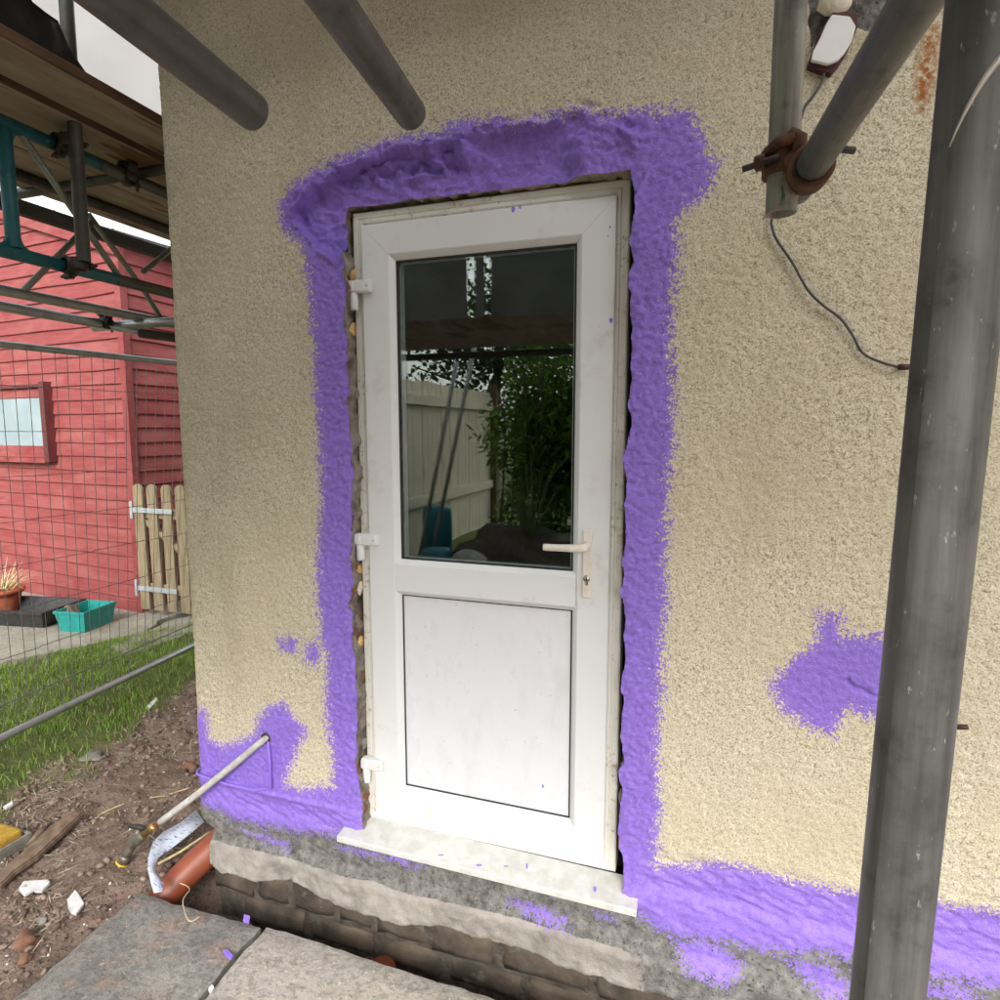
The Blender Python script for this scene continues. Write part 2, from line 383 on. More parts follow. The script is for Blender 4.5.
a = NT('printed_tape'); v = a.coord('UV', (1, 1, 1)); 
wv = a.noise(a.coord('Object', (.5, 1.6, 1)), 95, 3, .5)
M['tape'] = a.fin(a.mix(a.maprange(wv, .58, .64), (.62, .67, .76), (.12, .22, .52)), .4, 0, None)
M['flake'] = simple('purple_paint_flake', (.26, .155, .66), (.3, .19, .72), 40, .5, .2)
M['stone_red'] = simple('reddish_stone', (.16, .075, .045), (.27, .14, .09), 20, .9, .6, 60, .006)
M['stone_grey'] = simple('grey_stone', (.16, .145, .12), (.28, .26, .22), 20, .9, .6, 60, .006)
def slabmat(name, cs, spot):
    a = NT(name); v = a.coord('Object', (1, 1, 1), True)
    n1 = a.noise(v, 5, 9, .68); n2 = a.noise(v, 45, 6, .65); n3 = a.noise(v, 13, 5)
    c = a.ramp(n1, [(.28, cs[0]), (.5, cs[1]), (.72, cs[2])])
    c = a.mix(a.math('MULTIPLY', a.maprange(n3, .5, .68), .7), c, cs[3])
    c = a.mix(a.math('MULTIPLY', a.maprange(n2, .46, .64), .7), c, spot)
    c = a.mix(a.math('MULTIPLY', a.maprange(a.noise(v, 110, 3), .6, .7), .6), c, tuple(.45 * x for x in spot))
    c = a.mix(a.math('MULTIPLY', a.maprange(a.noise(v, 70, 3), .64, .7), .5), c, tuple(1.5 * x for x in cs[2]))
    return a.fin(c, .9, 0, a.bump(a.math('ADD', n2, a.math('MULTIPLY', n3, 1.6)), .7, .012), .3)
M['slab_a'] = slabmat('damp_grey_slab', [(.15, .142, .13), (.25, .237, .212), (.34, .305, .265), (.31, .21, .155)], (.14, .135, .12))
M['slab_b'] = slabmat('buff_slab', [(.28, .25, .215), (.42, .385, .335), (.50, .465, .41), (.40, .34, .28)], (.25, .225, .19))
M['concrete'] = slabmat('path_concrete', [(.20, .18, .14), (.30, .28, .23), (.38, .355, .3), (.24, .22, .16)], (.22, .2, .16))
a = NT('soil'); v = a.coord('Object')
n1 = a.noise(v, 6, 8, .7); n2 = a.noise(v, 55, 6, .7); gz = a.attr('lawn').outputs['Fac']
c = a.ramp(n1, [(.3, (.145, .10, .078)), (.5, (.24, .17, .133)), (.7, (.34, .26, .21))])
c = a.mix(a.maprange(n2, .54, .68), c, (.30, .22, .17)); c = a.mix(a.math('MULTIPLY', a.maprange(a.noise(v, 85, 4), .56, .68), .75), c, (.07, .045, .034)); c = a.mix(a.maprange(a.noise(v, 38, 3), .68, .72), c, (.36, .31, .25))
c = a.mix(gz, c, a.ramp(n2, [(.3, (.07, .085, .025)), (.7, (.16, .18, .06))]))
M['soil'] = a.fin(c, .95, 0, a.bump(a.math('ADD', n2, a.noise(v, 20, 5)), .9, .02), .2)
def vcol(name, rough=.6, trans=.0):
    a = NT(name); c = a.attr('col').outputs['Color']
    if trans:
        a.b.inputs['Roughness'].default_value = rough; a.l(c, a.b.inputs['Base Color'])
        t = a.n('ShaderNodeBsdfTranslucent'); a.l(c, t.inputs[0]); mx = a.n('ShaderNodeMixShader'); mx.inputs[0].default_value = trans
        a.l(a.b.outputs[0], mx.inputs[1]); a.l(t.outputs[0], mx.inputs[2]); a.l(mx.outputs[0], a.out.inputs['Surface']); return a.m
    return a.fin(c, rough, 0, None, .3)
M['leaf'] = vcol('leaf', .55, .4); M['debris'] = vcol('debris', .85)
M['bark'] = simple('bark', (.06, .045, .03), (.13, .1, .07), 12, .95, .6, 40, .01)
M['roof'] = simple('soffit_board', (.28, .27, .25), (.34, .33, .31), 5, .8, .1)
M['cable'] = simple('grey_cable', (.05, .047, .055), (.08, .075, .085), 40, .5, 0)
M['maroon'] = simple('maroon_plastic', (.045, .010, .012), (.08, .02, .022), 30, .5, .1)
M['box_white'] = simple('white_plastic', (.80, .80, .79), (.84, .84, .83), 30, .4, .05)
M['blue_plastic'] = simple('blue_plastic', (.02, .16, .24), (.03, .22, .3), 10, .4, 0)
M['grey_sack'] = simple('grey_sack', (.34, .34, .33), (.46, .46, .44), 10, .8, .3)

# ================================================================== THE HOUSE
house = thing('house', 'cream roughcast house wall with purple paint brushed round the door opening', 'house', (-.70, .1, -.5))
XL0, XCOR = 0.0, -0.712
def curve(px, ax):                 # opening edges, traced on the wall plane
    P = np.array([hit(u, v, 1, 0) for u, v in px])
    return P
cl = curve([(341, 212), (345, 300), (350, 400), (353, 500), (351, 600), (357, 700), (357, 760), (362, 805), (364, 830)], 0)
cr = curve([(632, 178), (631, 300), (631, 400), (625, 450), (627, 500), (622, 560), (624, 600), (623, 700), (621, 800), (622, 890)], 0)
def xL(z): return np.interp(z, cl[::-1, 2], cl[::-1, 0]) + (fbm(z, z * 0 + 1.3, 22, 3, 51) - .5) * .030
def xR(z): return np.interp(z, cr[::-1, 2], cr[::-1, 0]) + (fbm(z, z * 0 + 4.3, 18, 3, 52) - .5) * .030
def zT(x): return 2.106 - .010 * x + (fbm(x, x * 0 + 2.2, 14, 3, 53) - .5) * .014
ZB = -.035
D = .0046
xs = np.concatenate([np.arange(XCOR, 2.12, D), np.linspace(2.13, 4.5, 26)])
zs = np.concatenate([np.arange(-.62, 2.86, D), np.linspace(2.87, 3.05, 6)])
X, Z = np.meshgrid(xs, zs)         # rows z, cols x
Xo, Zo = X.copy(), Z.copy()
L_, Rr, T_ = xL(Z), xR(Z), zT(X)
inside = (X > L_ + .5 * D) & (X < Rr - .5 * D) & (Z > ZB + .5 * D) & (Z < T_ - .5 * D)
inz = (Z > ZB - .5 * D) & (Z < T_ + .5 * D)
X = np.where(inz & (np.abs(Xo - L_) <= .5 * D), L_, X); X = np.where(inz & (np.abs(Xo - Rr) <= .5 * D), Rr, X)
inx = (Xo > L_ - .5 * D) & (Xo < Rr + .5 * D)
Z = np.where(inx & (np.abs(Zo - T_) <= .5 * D), T_, Z)
# paint outline
outer = [(197, 708), (206, 712), (209, 738), (222, 746), (240, 741), (254, 735), (258, 718), (270, 705), (286, 702), (292, 716), (304, 725),
         (308, 735), (300, 742), (296, 756), (290, 768), (286, 782), (300, 788), (316, 787), (332, 786), (333, 752), (327, 726), (326, 700), (328, 660),
         (322, 640), (318, 600), (316, 560), (322, 500), (320, 460), (316, 400), (314, 340), (310, 300), (306, 260), (301, 243),
         (283, 231), (278, 208), (290, 188), (310, 174), (330, 162), (370, 146), (400, 138), (440, 133), (460, 122), (500, 118),
         (520, 123), (560, 112), (600, 114), (640, 110), (690, 112), (700, 130), (706, 150), (717, 165), (711, 190), (690, 205),
         (676, 220), (678, 250), (672, 300), (670, 350), (675, 400), (673, 440), (668, 500), (665, 560), (668, 600), (662, 640),
         (660, 700), (657, 760), (660, 800), (656, 866), (690, 868), (715, 862), (740, 866), (790, 880), (850, 893), (940, 905),
         (1000, 912), (1120, 930), (1120, 1005), (1000, 985), (930, 972), (860, 957), (820, 948), (790, 950), (755, 945), (720, 938), (690, 935), (655, 925), (632, 905), (600, 880),
         (380, 838), (345, 834), (326, 830), (302, 830), (266, 824), (232, 815), (206, 802), (185, 790)]
k0 = outer.index((1120, 930)); op = wallpoly(outer); op[k0:k0 + 2] = [op[k0], (3.0, op[k0][1] + .02), (4.6, op[k0][1]), (4.6, op[k0 + 1][1] - .03), op[k0 + 1]]
S1 = sdf(op, X, Z)
patch = [(766, 682), (790, 655), (812, 640), (813, 610), (845, 608), (846, 632), (885, 630), (925, 640), (940, 670), (930, 705), (882, 722), (850, 716), (832, 742), (800, 726), (782, 714), (768, 695)]
S2 = sdf(wallpoly(patch), X, Z) - .012
S3 = np.maximum(sdf(wallpoly([(278, 640), (288, 636), (299, 642), (296, 650), (282, 650)]), X, Z), sdf(wallpoly([(305, 645), (318, 640), (324, 652), (318, 668), (304, 660)]), X, Z) - .006)
S3 = np.maximum(S3, sdf(wallpoly([(816, 612), (846, 608), (848, 628), (818, 634)]), X, Z) - .022)
paint = np.maximum(np.maximum(S1, S2), S3)
# thin smears on the grey band below the paint
band = sstep(-.20, -.02, Z) * sstep(.0, -.06, Z) * (np.abs(X - .45) < .56)
smear = fbm(X * .35, Z, 16, 4, 61)
for pxs, o_ in (([(336, 842), (360, 845), (400, 852), (430, 862), (424, 868), (380, 858), (345, 850)], .012), ([(512, 899), (530, 902), (566, 916), (568, 920), (545, 914), (522, 906)], .0), ([(594, 911), (612, 912), (614, 918), (600, 917)], .004), ([(240, 826), (268, 832), (296, 840), (290, 848), (262, 840)], .014), ([(780, 955), (830, 962), (850, 980), (840, 1000), (800, 975)], .010), ([(655, 925), (720, 930), (760, 960), (730, 985), (680, 965)], .030), ([(850, 960), (960, 975), (1000, 1000), (880, 1000)], .024)):
    paint = np.maximum(paint, sdf(wallpoly(pxs), X, Z) - o_ + (smear - .5) * .02)
cem = sstep(.02, -.015, Z - np.where(X < .45, -.03, .01) - (fbm(X, X * 0, 6, 3, 62) - .5) * .04)
zst = -.140 + (fbm(X, X * 0 + 3, 4, 4, 63) - .5) * .035
zsb = -.280 + (fbm(X, X * 0 + 9, 5, 5, 64) - .5) * .09
stone = sstep(zst - .022, zst - .040, Z) * (1 - .9 * sstep(.85, 1.1, X))
# relief (towards the viewer)
g1 = vnoise(X, Z, 125, 1); g2 = vnoise(X, Z, 55, 2)
grain = .78 * g1 + .22 * g2
h = (grain - .5) * .0055 + (fbm(X, Z, 2.2, 3, 3) - .5) * .014 + (fbm(X, Z, 18, 3, 4) - .5) * .003
pin = sstep(-.005, .02, S1)
h = h + pin * (.0015 + (g2 - .5) * .0018 + (vnoise(X, Z, 95, 9) - .5) * .0048)
smoothband = sstep(.17, .13, Z + (fbm(X, X * 0, 7, 3, 71) - .5) * .04) * sstep(.95, 1.0, X) + sstep(.055, .03, Z) * (X < .2)
smoothband = np.clip(smoothband, 0, 1)
brush = (fbm(X * 1.0, Z * 3 + X * .8, 26, 4, 72) - .5)
hs_ = brush * .016 + (fbm(X, Z, 7, 3, 73) - .5) * .014 - .006
h = h * (1 - smoothband) + hs_ * smoothband
h = h + .012 * sstep(.02, -.06, Z) * sstep(.95, 1.05, X)          # ledge low on the right
h = np.where(X < .3, h + .010 * sstep(.062, .05, Z), h)
hc = .010 + (fbm(X, Z, 30, 4, 74) - .5) * .012
h = h * (1 - cem) + (hc + .4 * h) * cem
hst = .046 + (fbm(X, Z, 5, 4, 75) - .5) * .05 + (fbm(X, Z, 40, 3, 76) - .5) * .008
top = sstep(zst, zst - .05, Z); bot = sstep(zsb - .012, zsb + .012, Z)
h = h * (1 - top) + top * (hst * bot + (1 - bot) * -.035)
# hacked-off lintel patch
hk = sdf(wallpoly([(306, 238), (292, 212), (312, 188), (340, 172), (400, 150), (455, 142), (500, 131), (545, 127), (572, 116), (600, 121),
                   (626, 136), (638, 150), (644, 168), (640, 184), (634, 196), (632, 215), (600, 215), (345, 245), (338, 262), (322, 250)]), X, Z)
paint = np.maximum(paint, np.where((Z > 2.0), hk + .018, -1))
hkn = hk + (fbm(X, Z, 16, 4, 81) - .5) * .03
ins_ = sstep(-.001, .009, hkn) * (1 - sstep(.66, .86, X + (fbm(X, Z, 11, 3, 89) - .5) * .22))
lumps = (np.abs(fbm(X, Z * 1.2, 9, 5, 82, .55) - .5) * 2)
ridge = (fbm(X + .3 * Z, Z * 2.2, 14, 4, 83) - .5)
calm = sstep(.36, .52, X) * sstep(.93, .86, X) * sstep(2.285, 2.225, Z) + .75 * sstep(2.19, 2.14, Z)
fine = (fbm(X, Z * 1.5, 38, 3, 84) - .5)
dep = -.018 - .020 * sstep(2.30, 2.10, Z) + (1 - np.clip(calm, 0, .80)) * (lumps * .066 - .016 + ridge * .048 + fine * .022 + (1 - np.abs(2 * fbm(X * .8 + Z * .5, Z * 1.6, 17, 3, 88) - 1)) ** 4 * .026)
h = h * (1 - ins_) + ins_ * dep
h = h + .010 * np.exp(-((hkn + .007) / .008) ** 2) * (fbm(X, Z, 20, 3, 90) > .42)
topband = sstep(2.13, 2.16, Z) * sstep(-.02, .01, hk + .03) * (1 - ins_)
h = h + topband * ((fbm(X + .4 * Z, Z * 2, 15, 4, 97) - .5) * .045 + (fbm(X, Z, 40, 3, 98) - .5) * .012)               # raised broken lip
# torn edges of the opening
de = np.minimum(np.abs(X - L_), np.abs(X - Rr)); near = np.exp(-(de / .012) ** 2) * (Z < 2.05) * (Z > .0)
h = h + near * (fbm(X, Z, 25, 3, 85) - .6) * .016
# patch by the old bracket
bp = sdf(wallpoly([(806, -20), (902, -20), (886, 30), (862, 30), (838, 20), (812, 44)]), X, Z)
bpi = sstep(-.004, .01, bp + (fbm(X, Z, 30, 3, 86) - .5) * .02)
h = h - bpi * (.012 + (fbm(X, Z, 40, 3, 87) - .3) * .02)
cem = np.maximum(cem, bpi)
# crack in the purple patch
ck = np.array([hit(u, v, 1, 0) for u, v in [(848, 681), (854, 688), (862, 690), (872, 696), (884, 698), (896, 702)]])[:, [0, 2]]
dk = np.full(X.shape, 9.)
for i in range(len(ck) - 1):
    e = ck[i + 1] - ck[i]; t = np.clip(((X - ck[i][0]) * e[0] + (Z - ck[i][1]) * e[1]) / (e @ e), 0, 1)
    dk = np.minimum(dk, np.hypot(X - ck[i][0] - t * e[0], Z - ck[i][1] - t * e[1]))
h = h - .012 * np.exp(-(dk / .005) ** 2)
dirt_shade = np.clip(.80 * np.exp(-(X - XCOR) / .38) * (.35 + .65 * sstep(.1, 1.2, Z)) + .22 * sstep(1.9, 2.8, Z) + .25 * sstep(.75, .25, Z) * sstep(.95, 1.3, X) , 0, 1)  # left-corner grime and scaffold shade painted in together, also darker high up
rp = sdf(wallpoly([(926, 30), (938, 28), (936, 60), (930, 95), (922, 110), (915, 95), (920, 60)]), X, Z)
rust = sstep(-.02, .012, rp)
Y = -h
X = X + .075 * sstep(-.10, -.15, Z) * np.exp(-(X - XCOR) / .12)
Y = np.where(X < XCOR + .012, np.maximum(Y, -h + .006), Y)
nr, ncv = X.shape
idx = np.arange(nr * ncv).reshape(nr, ncv)
keep = ~(inside[:-1, :-1] | inside[1:, :-1] | inside[:-1, 1:] | inside[1:, 1:])
F = np.stack([idx[:-1, :-1], idx[:-1, 1:], idx[1:, 1:], idx[1:, :-1]], -1)[keep]
me = npmesh('wall', np.stack([X, Y, Z], -1).reshape(-1, 3), F, True)
for nme, arr in (('paint', paint), ('cement', cem), ('stone', stone), ('dirt_shade', dirt_shade), ('rust', rust), ('grain', grain)): fattr(me, nme, arr)
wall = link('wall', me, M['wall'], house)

def sampleY(x, z):
    i = int(np.clip(round((z - zs[0]) / D), 0, nr - 1)); j = int(np.clip(round((x - xs[0]) / D), 0, ncv - 1)); return Y[i, j]
# reveals: broken masonry between render edge and door frame
def reveal(name, base, outv, n, seed, mt='mortar'):
    base = np.array(base); K = 9; V = []
    for i, p in enumerate(base):
        for k in range(K):
            t = k / (K - 1); y = p[1] * (1 - t) + .15 * t
            u = i * .012
            r = (fbm(np.array([u]), np.array([y * 1.5]), 22, 4, seed)[0] - .35) * .03 * sstep(0, .25, t)
            V.append((p[0] + outv[0] * r, y, p[2] + outv[1] * r))
    F = [(i * K + k, i * K + k + 1, (i + 1) * K + k + 1, (i + 1) * K + k) for i in range(len(base) - 1) for k in range(K - 1)]
    return link(name, pymesh(name, V, F, True), M[mt], house)
zz = np.arange(ZB, 2.11, .006)
reveal('reveal', [(float(xL(np.array([z]))[0]), sampleY(float(xL(np.array([z]))[0]) - D, z), z) for z in zz], (-1, 0), 0, 91)
reveal('reveal', [(float(xR(np.array([z]))[0]), sampleY(float(xR(np.array([z]))[0]) + D, z), z) for z in zz][::-1], (1, 0), 0, 92)
xx = np.arange(-.02, .93, .006)
reveal('reveal', [(x, sampleY(x, float(zT(np.array([x]))[0]) + D), float(zT(np.array([x]))[0])) for x in xx], (0, 1), 0, 93, 'soffit_mortar')
for (px, py, sx, sz, mt, sd_) in [(352, 275, .007, .022, 'foam', 1), (352, 330, .006, .03, 'foam', 2), (358, 570, .007, .02, 'foam', 3), (359, 590, .008, .024, 'foam_pale', 4),
                                  (360, 645, .006, .02, 'foam', 5), (362, 690, .008, .02, 'stone_grey', 6), (363, 745, .008, .022, 'stone_grey', 7), (349, 420, .007, .03, 'stone_grey', 8),
                                  (346, 260, .008, .025, 'stone_grey', 9), (350, 360, .008, .02, 'stone_red', 10), (364, 790, .008, .02, 'foam', 15)]:
    p = hit(px, py, 1, .04); lump('filler_lump', (p[0] - .004, .055, p[2]), (sx, .02, sz), M[mt], house, .35, 2, sd_)
for (z, mt, sd_) in [(1.3, 'stone_red', 21), (.95, 'foam', 22), (.45, 'foam', 23), (.25, 'stone_grey', 24), (.1, 'foam', 25)]:
    lump('filler_lump', (.903, .075, z), (.010, .02, .03), M[mt], house, .35, 2, sd_)
# foundation bricks exposed in the trench
bx = -.66; k = 0
bh = [(-.262, -.375), (-.388, -.48)]
for row, (z1, z0) in enumerate(bh):
    x = -.655 + (.13 if row % 2 else 0)
    while x < 1.75:
        wd = random.uniform(.14, .34)
        bmb = bmesh.new(); bmesh.ops.create_cube(bmb, size=1); bmesh.ops.subdivide_edges(bmb, edges=bmb.edges[:], cuts=3, use_grid_fill=True)
        for v_ in bmb.verts:
            e_ = sorted(abs(t_) for t_ in v_.co)
            rd = .90 if e_[1] > .49 else 1.0
            v_.co = Vector((v_.co.x * (wd - .016) * (rd if abs(v_.co.x) > .49 else 1) + random.uniform(-.005, .005), v_.co.y * .16 * (.94 if e_[1] > .49 else 1) + random.uniform(-.004, .004), v_.co.z * (z1 - z0) * (.93 if e_[1] > .49 else 1) + random.uniform(-.005, .005)))
        o = link('stone_block', bm_mesh('stone_block', bmb, True), M['brick'], house, (x + wd / 2, .058 + random.uniform(-.010, .004), (z0 + z1) / 2))
        x += wd
box('rubble_bedding', (-.63, -.012, -.56), (1.9, .03, -.215), M['mud_mortar'], house, 0)
box('side_plinth', (-.628, .031, -.6), (-.4, 6.5, -.12), M['mud_mortar'], house, 0)
box('side_wall', (XCOR + .006, .02, -.10), (XCOR + .10, 6.5, 3.05), simple('side_render', (.5, .44, .3), (.6, .53, .38), 30, .9, .5, 120), house, 0)
box('soffit', (-1.0, -.42, 3.04), (4.6, 6.5, 3.10), M['roof'], house, .004)
box('fascia', (-1.02, -.45, 3.02), (4.6, -.421, 3.24), M['roof'], house, .004)
# painted cable clipped round the corner below the pipe
cp = [hit(u, v, 1, -.016) for u, v in [(268, 742), (270, 765), (271, 788), (255, 790), (230, 785), (205, 777), (197, 774)]] + [np.array([-.735, .01, .066]), np.array([-.735, .3, .07])]
sweep('painted_cable', cp, .005, M['flake'], house, 8)
# dark interior
room = thing('room', 'dim unlit room behind the door glass', 'room', (.45, 1.8, -.05))
room['kind'] = 'structure'; del room['category'], room['label']
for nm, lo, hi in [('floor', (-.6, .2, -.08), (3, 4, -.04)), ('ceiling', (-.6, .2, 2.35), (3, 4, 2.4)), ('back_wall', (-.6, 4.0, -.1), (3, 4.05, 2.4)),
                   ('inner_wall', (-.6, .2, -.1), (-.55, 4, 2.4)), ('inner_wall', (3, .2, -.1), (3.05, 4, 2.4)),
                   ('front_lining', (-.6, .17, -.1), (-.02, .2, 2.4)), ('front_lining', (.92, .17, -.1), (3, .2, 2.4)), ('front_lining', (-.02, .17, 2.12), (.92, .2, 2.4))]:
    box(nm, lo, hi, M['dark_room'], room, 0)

# ================================================================== THE DOOR
door = thing('door', 'white plastic half-glazed door with a cream lever handle and raised sill', 'door', (.445, .09, -.03))
def prism_y(name, prof, A, B, mat, parent, mitA, mitB, inward):
    # profile points (d, y): d runs inward from the outer edge; A->B outer edge line (x,z); inward (dx,dz)
    A = np.array(A); B = np.array(B); t = (B - A) / np.linalg.norm(B - A); inward = np.array(inward)
    V = []; n = len(prof)
    for P, s, mit in ((A, 1, mitA), (B, -1, mitB)):
        for d, y in prof:
            q = P + inward * d + t * s * (d if mit else 0) + t * s * .0004
            V.append((q[0], y, q[1]))
    F = [(i, (i + 1) % n, n + (i + 1) % n, n + i) for i in range(n)] + [tuple(range(n))[::-1], tuple(range(n, 2 * n))]
    me = pymesh(name, V, F); bm = bmesh.new(); bm.from_mesh(me); bmesh.ops.recalc_face_normals(bm, faces=bm.faces); bm.to_mesh(me); bm.free()
    return link(name, me, mat, parent)
FW, FH = .89, 2.094
fprof = [(0, .13), (0, .060), (.004, .057), (.018, .057), (.020, .060), (.024, .060), (.026, .056), (.034, .056), (.046, .066), (.046, .13)]
frame = link('frame', pymesh('frame', [(0, .129, 0), (.001, .129, 0), (0, .1291, 0)], [(0, 1, 2)]), M['upvc_old'], door)
fc = [(0, 0), (0, FH), (FW, FH), (FW, 0)]
inw = [(1, 0), (0, -1), (-1, 0), (0, 1)]
for i, nm in enumerate(['jamb', 'head', 'jamb', 'threshold']):
    prism_y(nm, fprof, fc[i], fc[(i + 1) % 4], M['upvc_old'] if nm != 'threshold' else M['upvc'], frame, True, True, inw[i])
LX0, LX1, LZ0, LZ1 = .036, .854, .033, 2.050
lprof = [(0, .12), (0, .050), (.003, .047), (.094, .047), (.098, .0485), (.110, .060), (.115, .066), (.115, .12)]
leaf = link('leaf', pymesh('leaf', [(.1, .119, .1), (.101, .119, .1), (.1, .1191, .1)], [(0, 1, 2)]), M['upvc'], door)
lc = [(LX0, LZ0), (LX0, LZ1), (LX1, LZ1), (LX1, LZ0)]
for i, nm in enumerate(['stile', 'top_rail', 'stile', 'bottom_rail']):
    prism_y(nm, lprof, lc[i], lc[(i + 1) % 4], M['upvc'], leaf, True, True, inw[i])
GX0, GX1 = LX0 + .115, LX1 - .115
mp_ = [(.0, .12), (.0, .063), (.006, .057), (.016, .046), (.107, .046), (.117, .057), (.123, .063), (.123, .12)]
prism_y('middle_rail', mp_, (GX0 - .013, .963), (GX1 + .013, .963), M['upvc'], leaf, False, False, (0, -1))
def ring(name, x0, x1, z0, z1, wd, y0, y1, mat, parent):
    V = []; 
    for y in (y0, y1):
        for (p, q) in [(x0, z0), (x1, z0), (x1, z1), (x0, z1)]: V.append((p, y, q))
        for (p, q) in [(x0 + wd, z0 + wd), (x1 - wd, z0 + wd), (x1 - wd, z1 - wd), (x0 + wd, z1 - wd)]: V.append((p, y, q))
    F = []
    for i in range(4):
        j = (i + 1) % 4; F += [(i, j, 4 + j, 4 + i), (4 + i, 4 + j, 12 + j, 12 + i)]
    return link(name, pymesh(name, V, F), mat, parent)
ring('glass_gasket', GX0, GX1, .963, LZ1 - .115, .005, .064, .075, M['gasket'], leaf)
ring('panel_gasket', GX0, GX1, LZ0 + .115, .84, .004, .064, .075, M['gasket'], leaf)
box('pane', (GX0 - .005, .0715, .955), (GX1 + .005, .0755, 1.942), M['glass'], leaf, 0)
box('inner_pane', (GX0 - .005, .0905, .955), (GX1 + .005, .0945, 1.942), M['glass'], leaf, 0)
ring('spacer_bar', GX0 - .002, GX1 + .002, .958, 1.939, .012, .077, .089, M['zinc'], leaf)
box('lower_panel', (GX0 - .005, .068, LZ0 + .11), (GX1 + .005, .09, .85), M['panel'], leaf, 0)
# sill
sv_ = [(-.060, .06, .003), (.950, .06, .003), (-.060, -.052, -.014), (.950, -.052, -.014), (-.060, -.055, -.018), (.950, -.055, -.018),
       (-.060, -.055, -.034), (.950, -.055, -.034), (-.060, -.045, -.036), (.950, -.045, -.036), (-.060, -.040, -.030), (.950, -.040, -.030), (-.060, .06, -.022), (.950, .06, -.022)]
sf = [(2 * i, 2 * i + 1, 2 * i + 3, 2 * i + 2) for i in range(6)] + [(12, 13, 1, 0), (0, 2, 4, 6, 8, 10, 12), (13, 11, 9, 7, 5, 3, 1)]
sv_ = [(x + (.018 if x > .5 else 0), y, z - (.008 if x > .5 else 0)) for x, y, z in sv_]
me = pymesh('sill', sv_, sf); bm = bmesh.new(); bm.from_mesh(me); bmesh.ops.recalc_face_normals(bm, faces=bm.faces); bm.to_mesh(me); bm.free()
link('sill', me, M['upvc_old'] if False else simple('sill_upvc', (.64, .64, .615), (.53, .52, .475), 25, .5, .1, spots=((.36, .33, .27), 60, .68)), door)
# hinges
for z in (1.858, 1.028, .222):
    hg = box('hinge', (-.006, .024, z - .020), (.076, .052, z + .020), M['upvc'], door, .006, 3)
    tube('barrel', (.010, .038, z - .072), (.010, .038, z - .018), M['upvc'], .014, hg, .001, 20)
    box('cover_cap', (-.004, .020, z - .016), (.018, .026, z + .016), M['upvc'], hg, .002)
    sweep('screw', [(.066, .0235, z), (.066, .0225, z)], .003, M['steel'], hg, 10)
# handle
bp_ = box('handle', (.774, .037, .889), (.802, .0475, 1.098), M['handle'], door, .003, 2)
sweep('lever', [(.788, .040, 1.052), (.788, .010, 1.052), (.780, -.004, 1.051), (.760, -.010, 1.050), (.72, -.011, 1.049), (.672, -.010, 1.048), (.664, -.010, 1.048)],
      [.012, .012, .0125, .012, .0105, .0105, .009], M['handle'], bp_, 14, True, 5)
sweep('lock_cylinder', [(.788, .039, .950), (.788, .0335, .950)], .010, M['steel'], bp_, 20)
box('key_slot', (.7865, .0325, .944), (.7895, .0340, .956), M['gasket'], bp_, .0003)
box('lock_bit', (.784, .034, .929), (.792, .038, .944), M['steel'], bp_, .002)
# inside lever seen through the pane
sweep('inside_lever', [(.79, .12, 1.10), (.79, .16, 1.10), (.76, .165, 1.10), (.70, .165, 1.10)], .011, M['handle'], bp_, 12)
# flecks of purple paint on the plastic
def fleck(pts, y):
    V = [hit(u, v, 1, y) for u, v in pts]
    plate('paint_fleck', V, -.0006, M['flake'], door)
for c, y, r in [((513, 209), .0465, 3.2), ((520, 207), .0465, 2.2), ((611, 320), .0465, 3.2), ((610, 227), .0465, 1.5), ((543, 786), .067, 2), ((608, 236), .0465, 1.2)]:
    n = 6; fleck([(c[0] + r * random.uniform(.35, .8) * math.cos(k * 6.283 / n), c[1] + r * random.uniform(.6, 1.5) * math.sin(k * 6.283 / n)) for k in range(n)], y)
for c, rx, ry in [((441, 855), 3.2, .7), ((479, 865), 3.4, .9), ((506, 866), 2.8, .5), ((527, 866), .9, 3), ((595, 889), 1.6, 3.2)]:
    V = []
    for k in range(6):
        u, vv = c[0] + rx * math.cos(k * 1.047), c[1] + ry * math.sin(k * 1.047)
        d = ray(u, vv); n_ = np.array([0, -.15, 1.]); p0 = np.array([.45, 0, -.0035 + .0]); t = ((p0 - CAM) @ n_) / (d @ n_); p = CAM + d * t; V.append((p[0], p[1], p[2]))
    plate('paint_fleck', V, -.0008, M['flake'], door)

